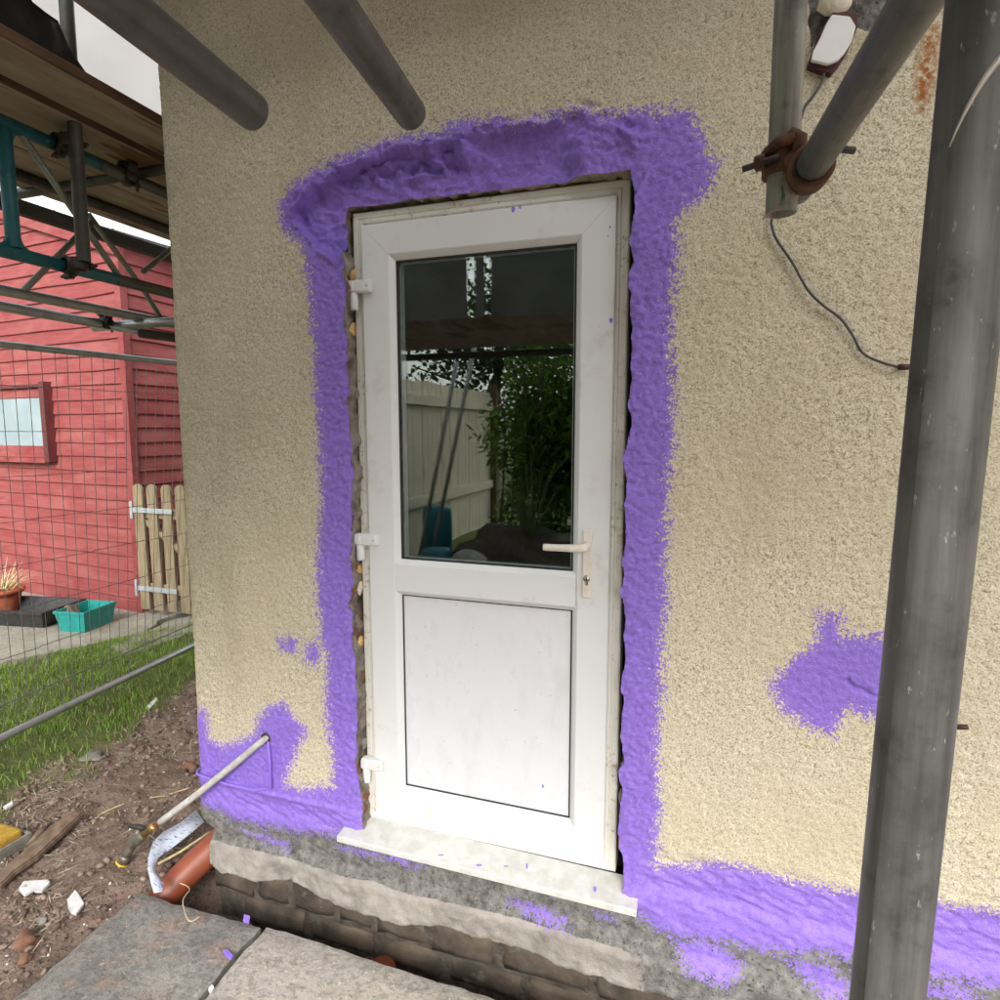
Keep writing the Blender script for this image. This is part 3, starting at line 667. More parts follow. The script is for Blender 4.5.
# ================================================================== GROUND
gx = np.concatenate([np.linspace(-60, -7, 20), np.linspace(-6.8, -3.7, 24), np.arange(-3.6, 1.5, .014), np.linspace(1.6, 6, 20), np.linspace(7, 60, 16)])
gy = np.concatenate([np.linspace(-60, -9, 14), np.linspace(-8.5, -1.2, 30), np.arange(-1.1, 2.9, .014), np.linspace(3, 8, 16), np.linspace(9, 60, 14)])
GXm, GYm = np.meshgrid(gx, gy)
def lawnmask(x, y):
    e = -1.80 - .22 * (y - .1) + (fbm(x, y, 3.5, 4, 101) - .5) * .5
    return sstep(0, .18, e - x)
def onpath(x, y): return (x < -3.36 - .5 * (2.05 - y)) & (y > .9)
def groundz(x, y):
    lw = lawnmask(x, y)
    z = -.305 + (fbm(x, y, 1.6, 3, 102) - .5) * .05 + (fbm(x, y, 14, 5, 103) - .5) * .055 * (1 - .5 * lw) + (fbm(x, y, 60, 3, 104) - .5) * .012
    z = z - .03 * sstep(-1.2, -2.6, x) + .03 * lw * (fbm(x, y, 5, 3, 105))
    tr = sstep(-.82, -.66, x) * sstep(-.30, -.20, y) * sstep(.9, .3, y)
    z = z - tr * (.16 + .07 * fbm(x, y, 12, 3, 106))
    sl = sstep(-.82, -.77, x) * sstep(-.20, -.23, y) * sstep(6, 5, x) * sstep(-3.2, -3.0, y)
    z = np.where(sl > 0, z * (1 - sl) + sl * (-.33 + (fbm(x, y, 14, 3, 107) - .5) * .02), z)
    z = np.where(onpath(x, y), -.40, z)
    far = sstep(3.6, 4.4, np.abs(x + 1))
    return z * (1 - far) + far * -.36
GZ = groundz(GXm, GYm)
gi = np.arange(GXm.size).reshape(GXm.shape)
gf = np.stack([gi[:-1, :-1], gi[:-1, 1:], gi[1:, 1:], gi[1:, :-1]], -1).reshape(-1, 4)
me = npmesh('ground', np.stack([GXm, GYm, GZ], -1).reshape(-1, 3), gf, True); fattr(me, 'lawn', lawnmask(GXm, GYm))
setp(link('ground', me, M['soil']), kind='structure')
def gz1(x, y): return float(groundz(np.array([x]), np.array([y]))[0])
def ghit(u, v, it=6):
    z = -.31
    for _ in range(it):
        p = hit(u, v, 2, z); z = gz1(p[0], p[1])
    return hit(u, v, 2, z)

def flatpoly(name, px, z, th, mat, parent=None, jit=0, sub=5):
    P = [hit(u, v, 2, z) for u, v in px] if len(px[0]) == 2 else px
    Q = []
    for i in range(len(P)):
        a_, b_ = np.array(P[i]), np.array(P[(i + 1) % len(P)])
        for k in range(sub): q_ = a_ + (b_ - a_) * k / sub; Q.append((q_[0] + random.uniform(-jit, jit), q_[1] + random.uniform(-jit, jit), z))
    area = sum(Q[i][0] * Q[(i + 1) % len(Q)][1] - Q[(i + 1) % len(Q)][0] * Q[i][1] for i in range(len(Q)))
    if area < 0: Q = Q[::-1]
    bm = bmesh.new(); vv = [bm.verts.new(q_) for q_ in Q]; f = bm.faces.new(vv)
    r = bmesh.ops.extrude_face_region(bm, geom=[f]); bmesh.ops.translate(bm, vec=(0, 0, -th), verts=[e for e in r['geom'] if isinstance(e, bmesh.types.BMVert)])
    bmesh.ops.recalc_face_normals(bm, faces=bm.faces)
    ed = [e for e in bm.edges if abs(e.verts[0].co.z - z) < 1e-5 and abs(e.verts[1].co.z - z) < 1e-5]
    bmesh.ops.bevel(bm, geom=ed, offset=.006, segments=2, affect='EDGES')
    return link(name, bm_mesh(name, bm), mat, parent)
# concrete path by the shed
path = flatpoly('path', [(-3.36, 2.05, 0), (-3.75, 1.30, 0), (-3.95, 1.05, 0), (-7.4, 1.0, 0), (-7.4, 3.1, 0), (-3.5, 3.1, 0), (-3.52, 2.35, 0)], -.318, .08, M['concrete'], None, .02, 8)
setp(path, kind='structure')
path2 = flatpoly('path', [(112, 645), (123, 654), (150, 648), (187, 634), (215, 622), (190, 615), (165, 622), (140, 634)], -.312, .06, M['concrete'], None, .015, 4)
setp(path2, kind='structure')
# paving slabs under the photographer
def slab(label, x0, x1, y0, y1, mat, z=-.25, tilt=(0, 0), th=.055):
    n = 14; V = []; 
    nx, ny = 26, 26
    r = np.random.default_rng(int((x0 + 9) * 100))
    U, W_ = np.meshgrid(np.linspace(0, 1, nx), np.linspace(0, 1, ny))
    px_ = x0 + (x1 - x0) * U; py_ = y0 + (y1 - y0) * W_
    ed = np.minimum(np.minimum(U, 1 - U) * (x1 - x0), np.minimum(W_, 1 - W_) * (y1 - y0))
    pz = z + (fbm(px_, py_, 9, 4, 120) - .5) * .012 - .012 * np.exp(-(ed / .012)) + tilt[0] * (U - .5) + tilt[1] * (W_ - .5)
    edge = ed < 1e-6
    px_ = px_ + np.where(edge, (fbm(px_, py_, 14, 4, 121) - .5) * .022, 0); py_ = py_ + np.where(edge, (fbm(px_, py_, 14, 4, 122) - .5) * .022, 0)
    V = np.stack([px_, py_, pz], -1).reshape(-1, 3); I = np.arange(nx * ny).reshape(ny, nx)
    F = [tuple(q_) for q_ in np.stack([I[:-1, :-1], I[:-1, 1:], I[1:, 1:], I[1:, :-1]], -1).reshape(-1, 4)]
    b = list(I[0, :]) + list(I[1:, -1]) + list(I[-1, ::-1][1:]) + list(I[::-1, 0][1:-1]); nb = len(b)
    V2 = [tuple(q_) for q_ in V] + [(V[i][0], V[i][1], V[i][2] - th) for i in b]
    F += [(b[(i + 1) % nb], b[i], nx * ny + i, nx * ny + (i + 1) % nb) for i in range(nb)]
    o = link('paving_slab', pymesh('paving_slab', V2, F, True), mat)
    md = o.modifiers.new('e', 'EDGE_SPLIT'); md.split_angle = R_(50)
    return setp(o, label, 'paving slab', 'slabs along the house')
slab('dark damp grey paving slab nearest the orange drain pipe', -.762, -.240, -1.05, -.243, M['slab_a'], -.25, (.008, .0))
slab('pale buff paving slab in front of the door', -.222, .70, -1.05, -.236, M['slab_b'], -.25, (-.004, .006))
slab('buff paving slab beside the scaffold pole', .72, 1.64, -1.05, -.24, M['slab_b'], -.252)
slab('long grey paving slab behind the row by the wall', -.76, .60, -1.9, -1.07, M['slab_a'], -.253)
slab('buff paving slab under the photographer', .62, 1.9, -1.9, -1.07, M['slab_b'], -.25)

# ---- grass, weeds, litter
def blades(name, n, xr, yr, mask, hgt, wid, cols, lean=.6, mat='leaf', zoff=0, flat=False, leafy=False):
    x = rng.uniform(*xr, n); y = rng.uniform(*yr, n); kp = mask(x, y) > rng.random(n); x, y = x[kp], y[kp]; n = len(x)
    z = groundz(x, y) + zoff; hh = rng.uniform(*hgt, n); ww = rng.uniform(*wid, n); an = rng.uniform(0, 6.283, n)
    la = rng.uniform(0, 6.283, n); le = rng.uniform(0, lean, n) * hh
    dx, dy = np.cos(an) * ww, np.sin(an) * ww; lx, ly = np.cos(la) * le, np.sin(la) * le
    c = np.array(cols)[rng.integers(0, len(cols), n)] * rng.uniform(.7, 1.3, (n, 1))
    if flat:                     # thin straw lying on the soil
        L = hh; V = np.stack([np.stack([x - np.cos(an) * L, y - np.sin(an) * L, z + .004], -1), np.stack([x - np.sin(an) * ww, y + np.cos(an) * ww, z + .008], -1),
                              np.stack([x + np.cos(an) * L, y + np.sin(an) * L, z + .003 + rng.uniform(0, .015, n)], -1), np.stack([x + np.sin(an) * ww, y - np.cos(an) * ww, z + .008], -1)], 1)
        Fq = np.arange(n * 4).reshape(n, 4); me = npmesh(name, V.reshape(-1, 3), Fq); cattr(me, 'col', np.repeat(c, 4, 0))
    elif leafy:                  # small broad leaves
        t = rng.uniform(-.5, .5, n) * ww; zz_ = z + hh
        V = np.stack([np.stack([x - dx, y - dy, zz_ - t], -1), np.stack([x - dy * .7, y + dx * .7, zz_ + t * .5], -1), np.stack([x + dx, y + dy, zz_ + t], -1), np.stack([x + dy * .7, y - dx * .7, zz_ - t * .3], -1)], 1)
        Fq = np.arange(n * 4).reshape(n, 4); me = npmesh(name, V.reshape(-1, 3), Fq); cattr(me, 'col', np.repeat(c, 4, 0))
    else:
        V = np.stack([np.stack([x - dx, y - dy, z - .01], -1), np.stack([x + dx, y + dy, z - .01], -1),
                      np.stack([x + dx * .7 + lx * .4, y + dy * .7 + ly * .4, z + hh * .6], -1), np.stack([x - dx * .7 + lx * .4, y - dy * .7 + ly * .4, z + hh * .6], -1),
                      np.stack([x + lx, y + ly, z + hh * .95], -1)], 1).reshape(-1, 3)
        b = np.arange(n) * 5; Fq = np.concatenate([np.stack([b, b + 1, b + 2], -1), np.stack([b, b + 2, b + 3], -1), np.stack([b + 3, b + 2, b + 4], -1)])
        me = npmesh(name, V, Fq); cattr(me, 'col', np.repeat(c, 5, 0))
    return link(name, me, M[mat])
gm = lambda x, y: lawnmask(x, y) * (~onpath(x, y)) * (.25 + .75 * sstep(.35, .6, fbm(x, y, 4, 3, 131)))
setp(blades('grass', 60000, (-4.2, -1.4), (-1.0, 3.2), gm, (.02, .06), (.0016, .0034), [(.15, .30, .03), (.22, .38, .05), (.29, .42, .09), (.36, .38, .14)], 1.1),
     'short bright green grass behind the wire fence', 'grass', kind='stuff')
wm = lambda x, y: np.clip(lawnmask(x + .25, y) * 1.0 - .55 * lawnmask(x - .35, y), 0, 1) * (~onpath(x, y)) * sstep(.4, .62, fbm(x, y, 7, 3, 132))
setp(blades('weeds', 9000, (-4.2, -1.15), (-1.0, 2.6), wm, (.004, .03), (.006, .016), [(.11, .18, .045), (.18, .23, .08), (.27, .27, .13), (.09, .16, .04)], leafy=True),
     'small pale weeds at the edge of the grass', 'weeds', kind='stuff')
sm = lambda x, y: (1 - lawnmask(x, y)) * ~((x > -.85) & (y < -.2)) * (y < 2) * sstep(.38, .6, fbm(x, y, 5, 3, 133)) * ((x < -.72) | (y < -.06))
setp(blades('straw_litter', 30000, (-2.4, 1.0), (-1.0, 1.8), sm, (.008, .05), (.0008, .0022), [(.28, .22, .15), (.42, .34, .23), (.18, .125, .09), (.52, .47, .36)], flat=True, mat='debris'),
     'dry twigs and straw littering the bare soil', 'litter', kind='stuff')
# clods and crumbs
def clods(name, n, smin, smax, cols, mask, seed, flatf=.7):
    ico = bmesh.new(); bmesh.ops.create_icosphere(ico, subdivisions=1, radius=1); iv = np.array([v_.co for v_ in ico.verts]); ifc = np.array([[q_.index for q_ in f.verts] for f in ico.faces]); ico.free()
    r = np.random.default_rng(seed); x = r.uniform(-2.4, 1.2, n); y = r.uniform(-1.0, 1.9, n); kp = mask(x, y) > r.random(n); x, y = x[kp], y[kp]; n = len(x)
    s = smin + (smax - smin) * r.random(n) ** 3; z = groundz(x, y) + s * .25
    V = iv[None] * (1 + .35 * r.normal(size=(n, len(iv), 1)).clip(-1, 1)) * s[:, None, None] * np.array([1, 1, flatf]); V = V + np.stack([x, y, z], -1)[:, None]
    F_ = ifc[None] + (np.arange(n) * len(iv))[:, None, None]
    me = npmesh(name, V.reshape(-1, 3), F_.reshape(-1, 3)); c = np.array(cols)[r.integers(0, len(cols), n)] * r.uniform(.7, 1.3, (n, 1)); cattr(me, 'col', np.repeat(c, len(iv), 0))
    return link(name, me, M['debris'])
cm = lambda x, y: (1 - lawnmask(x, y)) * ~((x > -.80) & (y < -.22)) * ((x < -.72) | (y < -.05)) * (.3 + .7 * sstep(.4, .6, fbm(x, y, 4, 3, 134)))
setp(clods('soil_clods', 15000, .003, .017, [(.20, .138, .105), (.27, .20, .156), (.145, .10, .077)], cm, 5), 'crumbly brown clods scattered over the bare soil', 'soil', kind='stuff')
setp(clods('pale_crumbs', 3600, .0015, .007, [(.55, .52, .46), (.4, .36, .3), (.7, .69, .66)], cm, 6), 'pale render crumbs scattered over the soil', 'rubble', kind='stuff')

# ================================================================== SMALL THINGS AT THE WALL FOOT
pipe = thing('water_pipe', 'white lagged water pipe slanting from the purple corner to a brass tap', 'pipe', hit(140, 840, 2, -.24))
P0 = np.array([-.385, -.002, .268]); Pt = ghit(117, 855); Pt[2] += .055
Pe = P0 + (hit(160, 822, 1, Pt[1] * .82) - P0) * 1.0
tp = np.array(Pe) - np.array(P0); tdir = tp / np.linalg.norm(tp)
sweep('lagging', [P0 + np.array([.012, .03, .0]), P0, P0 + tp * .3 + np.array([0, 0, -.004]), P0 + tp * .65 + np.array([0, 0, -.006]), Pe], .0125, M['pipe_white'], pipe, 14, True, 4)
sweep('wall_collar', [P0 + np.array([0, .004, 0]), P0 + np.array([0, -.006, 0])], .021, M['dark_iron'], pipe, 16)
E1 = Pe + tdir * .030; sweep('copper_pipe', [Pe - tdir * .01, E1], .0095, M['copper'], pipe, 12)
E2 = E1 + tdir * .072; sweep('union_nut', [E1 - tdir * .004, E1, E1 + tdir * .03, E1 + tdir * .031, E2], [.012, .018, .018, .0145, .014], M['brass'], pipe, 6)
T1 = E2 + tdir * .060; T2 = T1 + np.array([-.016, -.020, -.042])
tap = sweep('tap', [E2 - tdir * .004, E2 + tdir * .012, E2 + tdir * .030, T1 + np.array([0, 0, .002]), T1 + np.array([-.008, -.010, -.018]), T2], [.015, .020, .024, .023, .018, .016], M['old_brass'], pipe, 18, True, 4)
ht = E2 + tdir * .036; sweep('valve_head', [ht, ht + np.array([-.006, .010, .030]), ht + np.array([-.006, .012, .040])], [.019, .015, .010], M['old_brass'], tap, 12)
hh_ = ht + np.array([-.006, .012, .045]); sweep('tap_handle', [hh_ - np.array([.040, .008, -.002]), hh_, hh_ + np.array([.034, .006, -.004])], [.007, .011, .007], M['dark_iron'], tap, 8)
dn = np.array([-.012, -.016, -.030])
sweep('hose_union', [T2, T2 + dn * .2, T2 + dn * .8], [.018, .022, .022], M['old_brass'], tap, 12)
sweep('washer', [T2 + dn * .8, T2 + dn * .95], .0245, M['yellow'], tap, 16); sweep('nozzle', [T2 + dn * .95, T2 + dn * 1.5], [.012, .010], M['steel'], tap, 12)

def curved_pipe(label, pts, r, mat):
    o = sweep('drain_pipe', pts, r, mat, None, 26, True, 6); return setp(o, label, 'pipe', 'clay-orange drains in the trench')
d0 = np.array([-.60, -.02, -.285]); 
curved_pipe('orange plastic drain pipe sloping into the trench at the house corner', [(-.60, .16, -.165), (-.668, .02, -.235), (-.735, -.11, -.315), (-.78, -.22, -.40)], .055, M['orange_pipe'])
curved_pipe('rounded orange drain end half buried under the door sill', [(.135, -.03, -.60), (.135, -.10, -.47), (.135, -.105, -.415), (.135, -.105, -.395)], [.05, .05, .046, .02], M['orange_pipe'])
# printed tape
tp_ = [(206, 815, -.20), (190, 828, -.21), (172, 840, -.225), (156, 856, -.235), (150, 868, -.24), (153, 879, -.245), (158, 890, -.238)]
V = []
ta = [(196, 810), (180, 823), (163, 832), (153, 842), (148, 858), (148, 870), (151, 884), (154, 893)]
tb = [(204, 822), (190, 834), (176, 845), (158, 858), (155, 866), (155, 873), (164, 884), (162, 892)]
for i in range(len(ta)):
    zt = -.215 - .004 * i + (.012 if i > 3 else 0); V += [tuple(hit(*ta[i], 2, zt + .012)), tuple(hit(*tb[i], 2, zt))]
tp_ = ta
F = [(2 * i, 2 * i + 1, 2 * i + 3, 2 * i + 2) for i in range(len(tp_) - 1)]
o = link('tape_strip', pymesh('tape_strip', V, F, True), M['tape']); so = o.modifiers.new('t', 'SOLIDIFY'); so.thickness = .0008
setp(o, 'crumpled white tape strip with blue print beside the orange pipe', 'tape')
o = sweep('cane', [hit(210, 832, 2, -.22), hit(180, 852, 2, -.26), hit(158, 864, 2, -.275)], .005, M['straw'], None, 8); setp(o, 'thin pale cane lying above the orange drain pipe', 'stick')
def scrap(label, px, mat='scrap', nm='plaster_scrap', cat='scrap', th=.010, up=.012, grp='white scraps on the soil'):
    c = ghit(*np.mean(px, 0)); V = [hit(u, v, 2, c[2] + up) for u, v in px]
    ar = sum(V[i][0] * V[(i + 1) % len(V)][1] - V[(i + 1) % len(V)][0] * V[i][1] for i in range(len(V)))
    if ar < 0: V = V[::-1]
    return setp(plate(nm, V, th, M[mat], None, .004), label, cat, grp)
scrap('long white plaster scrap on the bare soil near the left edge', [(19, 891), (24, 884), (37, 883), (48, 881), (50, 884), (42, 892), (36, 894), (34, 892), (25, 898)])
scrap('diamond shaped white plaster scrap left of the tap', [(67, 900), (75, 890), (80, 896), (84, 904), (76, 914), (72, 913), (68, 907)])
scrap('small white scrap at the edge of the grass', [(3, 806), (12, 801), (13, 804), (6, 808)], up=.03)
scrap('thin white sliver lying by the lower fence rail', [(146, 707), (156, 697), (158, 699), (149, 709)])
for px, lb in [([(223, 950), (227, 949), (233, 955), (231, 958), (226, 956)], 'purple paint flake on the dark slab'), ([(244, 914), (250, 916), (249, 922), (243, 920)], 'purple paint flake at the trench edge'), ([(208, 988), (212, 984), (214, 987), (210, 993)], 'tiny white chip in the joint between the slabs')]:
    V = [hit(u, v, 2, -.236) for u, v in px]
    ar = sum(V[i][0] * V[(i + 1) % len(V)][1] - V[(i + 1) % len(V)][0] * V[i][1] for i in range(len(V)))
    setp(plate('paint_flake' if 'purple' in lb else 'plaster_chip', V if ar > 0 else V[::-1], .006, M['flake'] if 'purple' in lb else M['scrap'], None, .002), lb, 'flake' if 'purple' in lb else 'scrap')
for px, lb in [([(246, 906), (254, 903), (263, 910), (258, 914)], 'white wrapper with blue print at the bottom of the trench')]:
    c = ghit(*np.mean(px, 0)); V = [hit(u, v, 2, c[2] + .02) for u, v in px]
    ar = sum(V[i][0] * V[(i + 1) % len(V)][1] - V[(i + 1) % len(V)][0] * V[i][1] for i in range(len(V)))
    setp(plate('wrapper', V if ar > 0 else V[::-1], .004, M['tape'], None, .006), lb, 'wrapper')
o = flatpoly('plank', [tuple(ghit(u, v)[:2]) + (0,) for u, v in [(68, 820), (84, 821), (62, 842), (38, 862), (15, 880), (2, 892), (-8, 886), (20, 862), (44, 842)]], -.268, .022, M['plank'], None, .002, 2)
setp(o, 'muddy brown plank lying across the bare soil', 'plank')
o = sweep('wood_splinter', [ghit(28, 853) + [0, 0, .035], ghit(40, 842) + [0, 0, .04], ghit(53, 831) + [0, 0, .04]], [.004, .014, .003], M['plank'], None, 6); setp(o, 'short wood splinter beside the muddy plank', 'wood')
ts = thing('trowel_box', 'dirty grey box holding a yellow sponge at the left edge', 'box', ghit(5, 880))
c0 = ghit(-6, 862)
bxm = M['stone_grey']
for lo, hi in [((-.13, -.02, 0), (.045, .12, .012)), ((-.13, -.02, .013), (-.118, .12, .06)), ((.033, -.02, .013), (.045, .12, .06)), ((-.117, -.02, .013), (.032, -.008, .06)), ((-.117, .108, .013), (.032, .12, .06))]:
    box('box_side', c0 + np.array(lo), c0 + np.array(hi), bxm, ts, .002)
sp_ = thing('sponge', 'yellow sponge float resting in the dirty grey box', 'sponge', c0 + [-.04, .05, .014])
box('foam_block', c0 + np.array([-.11, .0, .0145]), c0 + np.array([.026, .10, .085]), M['foam_block'], sp_, .012, 2)
for (u, v_, s, mt, lb) in [(27, 942, (.036, .03, .024), 'stone_red', 'reddish brown stone beside the dark slab'), (43, 922, (.018, .016, .012), 'stone_grey', 'small olive pebble beside the reddish stone'),
                           (5, 846, (.03, .03, .02), 'stone_grey', 'grey stone behind the yellow sponge'), (188, 768, (.035, .03, .018), 'stone_red', 'flat brown stone at the foot of the house corner'),
                           (25, 960, (.02, .018, .014), 'stone_red', 'small brown stone in front of the reddish one'), (92, 757, (.06, .045, .010), 'stone_grey', 'broad flat stone in the worn patch by the grass'),
                           (123, 763, (.018, .018, .012), 'stone_grey', 'small grey stone right of the flat stone')]:
    p = ghit(u, v_); o = lump('stone', p + [0, 0, s[2] * .4], s, M[mt], None, .3, 3, int(u), None, True); setp(o, lb, 'stone', 'stones on the soil')
for k, pts in enumerate([[(180, 886), (190, 892), (183, 904), (189, 924), (200, 920)], [(93, 826), (102, 816), (125, 806)], [(150, 800), (165, 798), (190, 790)]]):
    P_ = []
    for i, (u, v_) in enumerate(pts):
        p = ghit(u, v_) if k else hit(u, v_, 2, -.236); P_.append(p + [0, 0, .012])
    o = sweep('twig', P_, .0016 if k == 0 else .003, M['straw'], None, 6, True, 4)
    setp(o, ['curly straw root lying on the dark slab', 'thin twig on the soil left of the tap', 'pale twig on the soil behind the pipe'][k], 'twig')

# ================================================================== WIRE FENCE
fence = thing('wire_fence', 'galvanised wire mesh fence panel between house and lawn', 'fence', (-2.35, .3, -.3))
def fp(y, z): return (-2.30 - .10 * (y - .3) * (1 - (z + .2) / 2.03) + .12 * (y - .4) * ((z + .2) / 2.03), y, z)
tube('rail', fp(-1.6, -.19), fp(2.6, -.19), M['galv_bright'], .021, fence)
tube('rail', fp(-1.6, 1.83), fp(2.6, 1.83), M['galv_bright'], .019, fence)
tube('post', fp(2.6, -.34), fp(2.6, 1.86), M['galv_bright'], .021, fence); tube('post', fp(-1.6, -.34), fp(-1.6, 1.86), M['galv_bright'], .021, fence)
V = []; F = []
def wirebar(p, q, r, off=0.0):
    p = Vector(p); q = Vector(q); t = (q - p).normalized(); a_ = t.orthogonal().normalized(); b_ = t.cross(a_); n0 = len(V)
    for e in (p, q):
        for k in range(4): V.append(e + (a_ * math.cos(k * 1.571) + b_ * math.sin(k * 1.571)) * r)
    for k in range(4): F.append((n0 + k, n0 + (k + 1) % 4, n0 + 4 + (k + 1) % 4, n0 + 4 + k))
y = -1.55
while y < 2.58:
    e = random.uniform(-.006, .006); wirebar(fp(y + e, -.19), fp(y + e * .5, 1.83), .0017); y += .066
z = -.02
while z < 1.7:
    yy = -1.58
    while yy < 2.5:
        wirebar(fp(yy, z + random.uniform(-.004, .004)), fp(yy + .35, z + random.uniform(-.004, .004)), .0022 if z > .05 else .004); yy += .35
    z += .235
o = link('wire_mesh', pymesh('wire_mesh', V, F), M['wire'], fence); o['kind'] = 'stuff'

# ================================================================== SHED
shed = thing('shed', 'red weatherboard shed with a small pale window', 'shed', (-3.9, 2.52, -.34))
ux = np.array([-1, .10, 0]); ux = ux / np.linalg.norm(ux); un = np.array([-ux[1], ux[0], 0]); un = -un if un[1] > 0 else un   # outward normal of front
SC = np.array([-3.90, 2.52, -.33]); PITCH = .134
def board_mesh(L, seed):
    r = np.random.default_rng(seed); n = 24; V = []
    for i in range(n):
        u = L * i / (n - 1); wv_ = (fbm(np.array([u]), np.array([seed * 3.3]), 1.6, 3, 140 + seed)[0] - .5) * .022
        V += [(u, .0, PITCH + .015), (u, -.006, PITCH + .015), (u, -.023, wv_ + .005), (u, -.020, wv_), (u, 0, wv_)]
    F = []
    for i in range(n - 1):
        for k in range(4): F.append((i * 5 + k, (i + 1) * 5 + k, (i + 1) * 5 + k + 1, i * 5 + k + 1))
    F += [(0, 1, 2, 3, 4), tuple((n - 1) * 5 + k for k in range(5))[::-1]]
    me = pymesh('board', V, F); return me
angF = math.atan2(-ux[1], -ux[0])        # local +x along -ux  (towards the corner)
fm = [board_mesh(4.6, s) for s in range(5)]; smm = [board_mesh(2.6, s + 5) for s in range(4)]
NB = 25
def sp3(u, v_, off):                       # pixel -> point on shed front, off outward
    d = ray(u, v_); p0 = SC + un * off; t = ((p0 - CAM) @ un) / (d @ un); return CAM + d * t
def uz(p): return float((p - SC) @ ux), float(p[2])
(ga, gza), (gb, gzb) = uz(sp3(112, 234, 0)), uz(sp3(18, 206, 0))
gsl = (gzb - gza) / (gb - ga)              # roof slope up to the left
for i in range(NB + 14):
    zt = SC[2] + (i + 1) * PITCH; u0 = max(0.0, ga + (zt - .05 - gza) / gsl)
    if u0 > 4.2: break
    me_ = fm[(i * 3) % 5] if u0 == 0 else board_mesh(4.62 - u0, i)
    link('board', me_, M['red'], shed, SC + ux * 4.62 + np.array([0, 0, i * PITCH]), (0, 0, angF))
for i in range(int((gza - ga * gsl - SC[2]) / PITCH)):
    o = link('side_board', smm[(i * 3) % 4], M['red'], shed, SC + np.array([0.0, .03, i * PITCH]), (0, 0, math.atan2(1, -.02)))
box('core', SC + np.array([-4.4, .62, 0]), SC + np.array([-.06, 2.6, 3.3]), M['ledger'], shed, 0)
zc0 = gza - ga * gsl                        # roof height at the corner
box('corner_post', SC + np.array([-.035, -.03, -.03]), np.array([SC[0] + .032, SC[1] + .045, zc0 - .02]), M['red'], shed, .003)
V = []
for uu, oo in ((-.10, .10), (4.7, .10), (4.7, -2.8), (-.10, -2.8)):
    q_ = SC + ux * uu + un * oo; V.append((q_[0], q_[1], zc0 + gsl * uu - .005))
V += [(x_, y_, z_ + .05) for x_, y_, z_ in V]
Vb = []
for uu in (-.03, 4.7):
    for oo in (.034, .058):
        for dz_ in (-.17, -.012):
            q_ = SC + ux * uu + un * oo; Vb.append((q_[0], q_[1], zc0 + gsl * uu + dz_))
mb_ = pymesh('barge_board', Vb, [(0, 1, 3, 2), (4, 6, 7, 5), (0, 4, 5, 1), (2, 3, 7, 6), (1, 5, 7, 3), (0, 2, 6, 4)])
link('barge_board', mb_, M['red'], shed)
link('roof', pymesh('roof', V, [(3, 2, 1, 0), (4, 5, 6, 7)] + [(i, (i + 1) % 4, 4 + (i + 1) % 4, 4 + i) for i in range(4)]), M['dark_tube'], shed)
def shedbox(name, ua, ub, za, zb, o0, o1, mat, parent, bev=.004):
    c = SC * 0 + SC + ux * (ua + ub) / 2 + un * (o0 + o1) / 2; c[2] = (za + zb) / 2
    return link(name, boxmesh(name, abs(ub - ua), abs(o1 - o0), abs(zb - za), bev), mat, parent, c, (0, 0, angF))
uR, zTop = uz(sp3(47, 388, .03)); uR2, zBot = uz(sp3(50, 458, .03)); uM = (uR + uR2) / 2
win = thing('window', '', '', (0, 0, 0)); bpy.data.objects.remove(win)
UL = uM + 1.0
wf_ = shedbox('window', uM, UL, zBot, zTop, .0, .035, M['red'], shed)
pz0, pz1 = zBot + .10, zTop - .07
shedbox('pane', uM + .07, UL - .07, pz0, pz1, .02, .040, M['shed_glass'], wf_, 0)
shedbox('casement', uM + .0, uM + .075, zBot, zTop, .035, .05, M['red'], wf_); shedbox('casement', uM + .075, UL, zTop - .09, zTop, .035, .05, M['red'], wf_); shedbox('casement', uM + .075, UL, zBot, zBot + .12, .035, .05, M['red'], wf_)
shedbox('jamb', uM - .075, uM - .003, zBot - .04, zTop + .06, .0, .10, M['red_shaded'], wf_); shedbox('sill', uM - .002, UL, zBot - .05, zBot - .002, .0, .09, M['red'], wf_); shedbox('head', uM - .002, UL, zTop + .003, zTop + .04, 0, .08, M['red_shaded'], wf_)
# pots beside it
def pot(u, v_, r, hh, mat, parent):
    p = hit(u, v_, 2, -.323)
    bm = bmesh.new(); rings = [(r * .72, 0), (r * .95, hh * .84), (r * .95, hh * .85), (r * 1.08, hh * .86), (r * 1.08, hh), (r * .98, hh), (r * .9, hh * .8), (0.01, hh * .78)]
    V = [(p[0] + q_ * math.cos(k * 2 * math.pi / 28), p[1] + q_ * math.sin(k * 2 * math.pi / 28), p[2] + z_) for q_, z_ in rings for k in range(28)]
    F = [(i * 28 + k, i * 28 + (k + 1) % 28, (i + 1) * 28 + (k + 1) % 28, (i + 1) * 28 + k) for i in range(len(rings) - 1) for k in range(28)]
    bm.free(); return link('pot', pymesh('pot', V, F, True), mat, parent), p
pl = thing('potted_grass', 'terracotta pot of dead straw-coloured grass by the shed', 'potted plant', hit(0, 617, 2, -.323))
po, pp = pot(0, 617, .19, .27, M['terracotta'], pl)
V = []; F = []
for k in range(150):
    an = random.uniform(0, 6.283); L = random.uniform(.2, .42); b = Vector((pp[0] + math.cos(an) * .1, pp[1] + math.sin(an) * .1, pp[2] + .24)); n0 = len(V)
    sd2 = Vector((-math.sin(an), math.cos(an), 0)) * .004; dr = random.uniform(.25, 1.0)
    for t in (0, .33, .66, 1):
        c = b + Vector((math.cos(an) * L * t * dr, math.sin(an) * L * t * dr, L * (t * .9 - t * t * dr * .75))); V += [c - sd2 * (1 - t * .8), c + sd2 * (1 - t * .8)]
    F += [(n0 + 2 * i, n0 + 2 * i + 1, n0 + 2 * i + 3, n0 + 2 * i + 2) for i in range(3)]
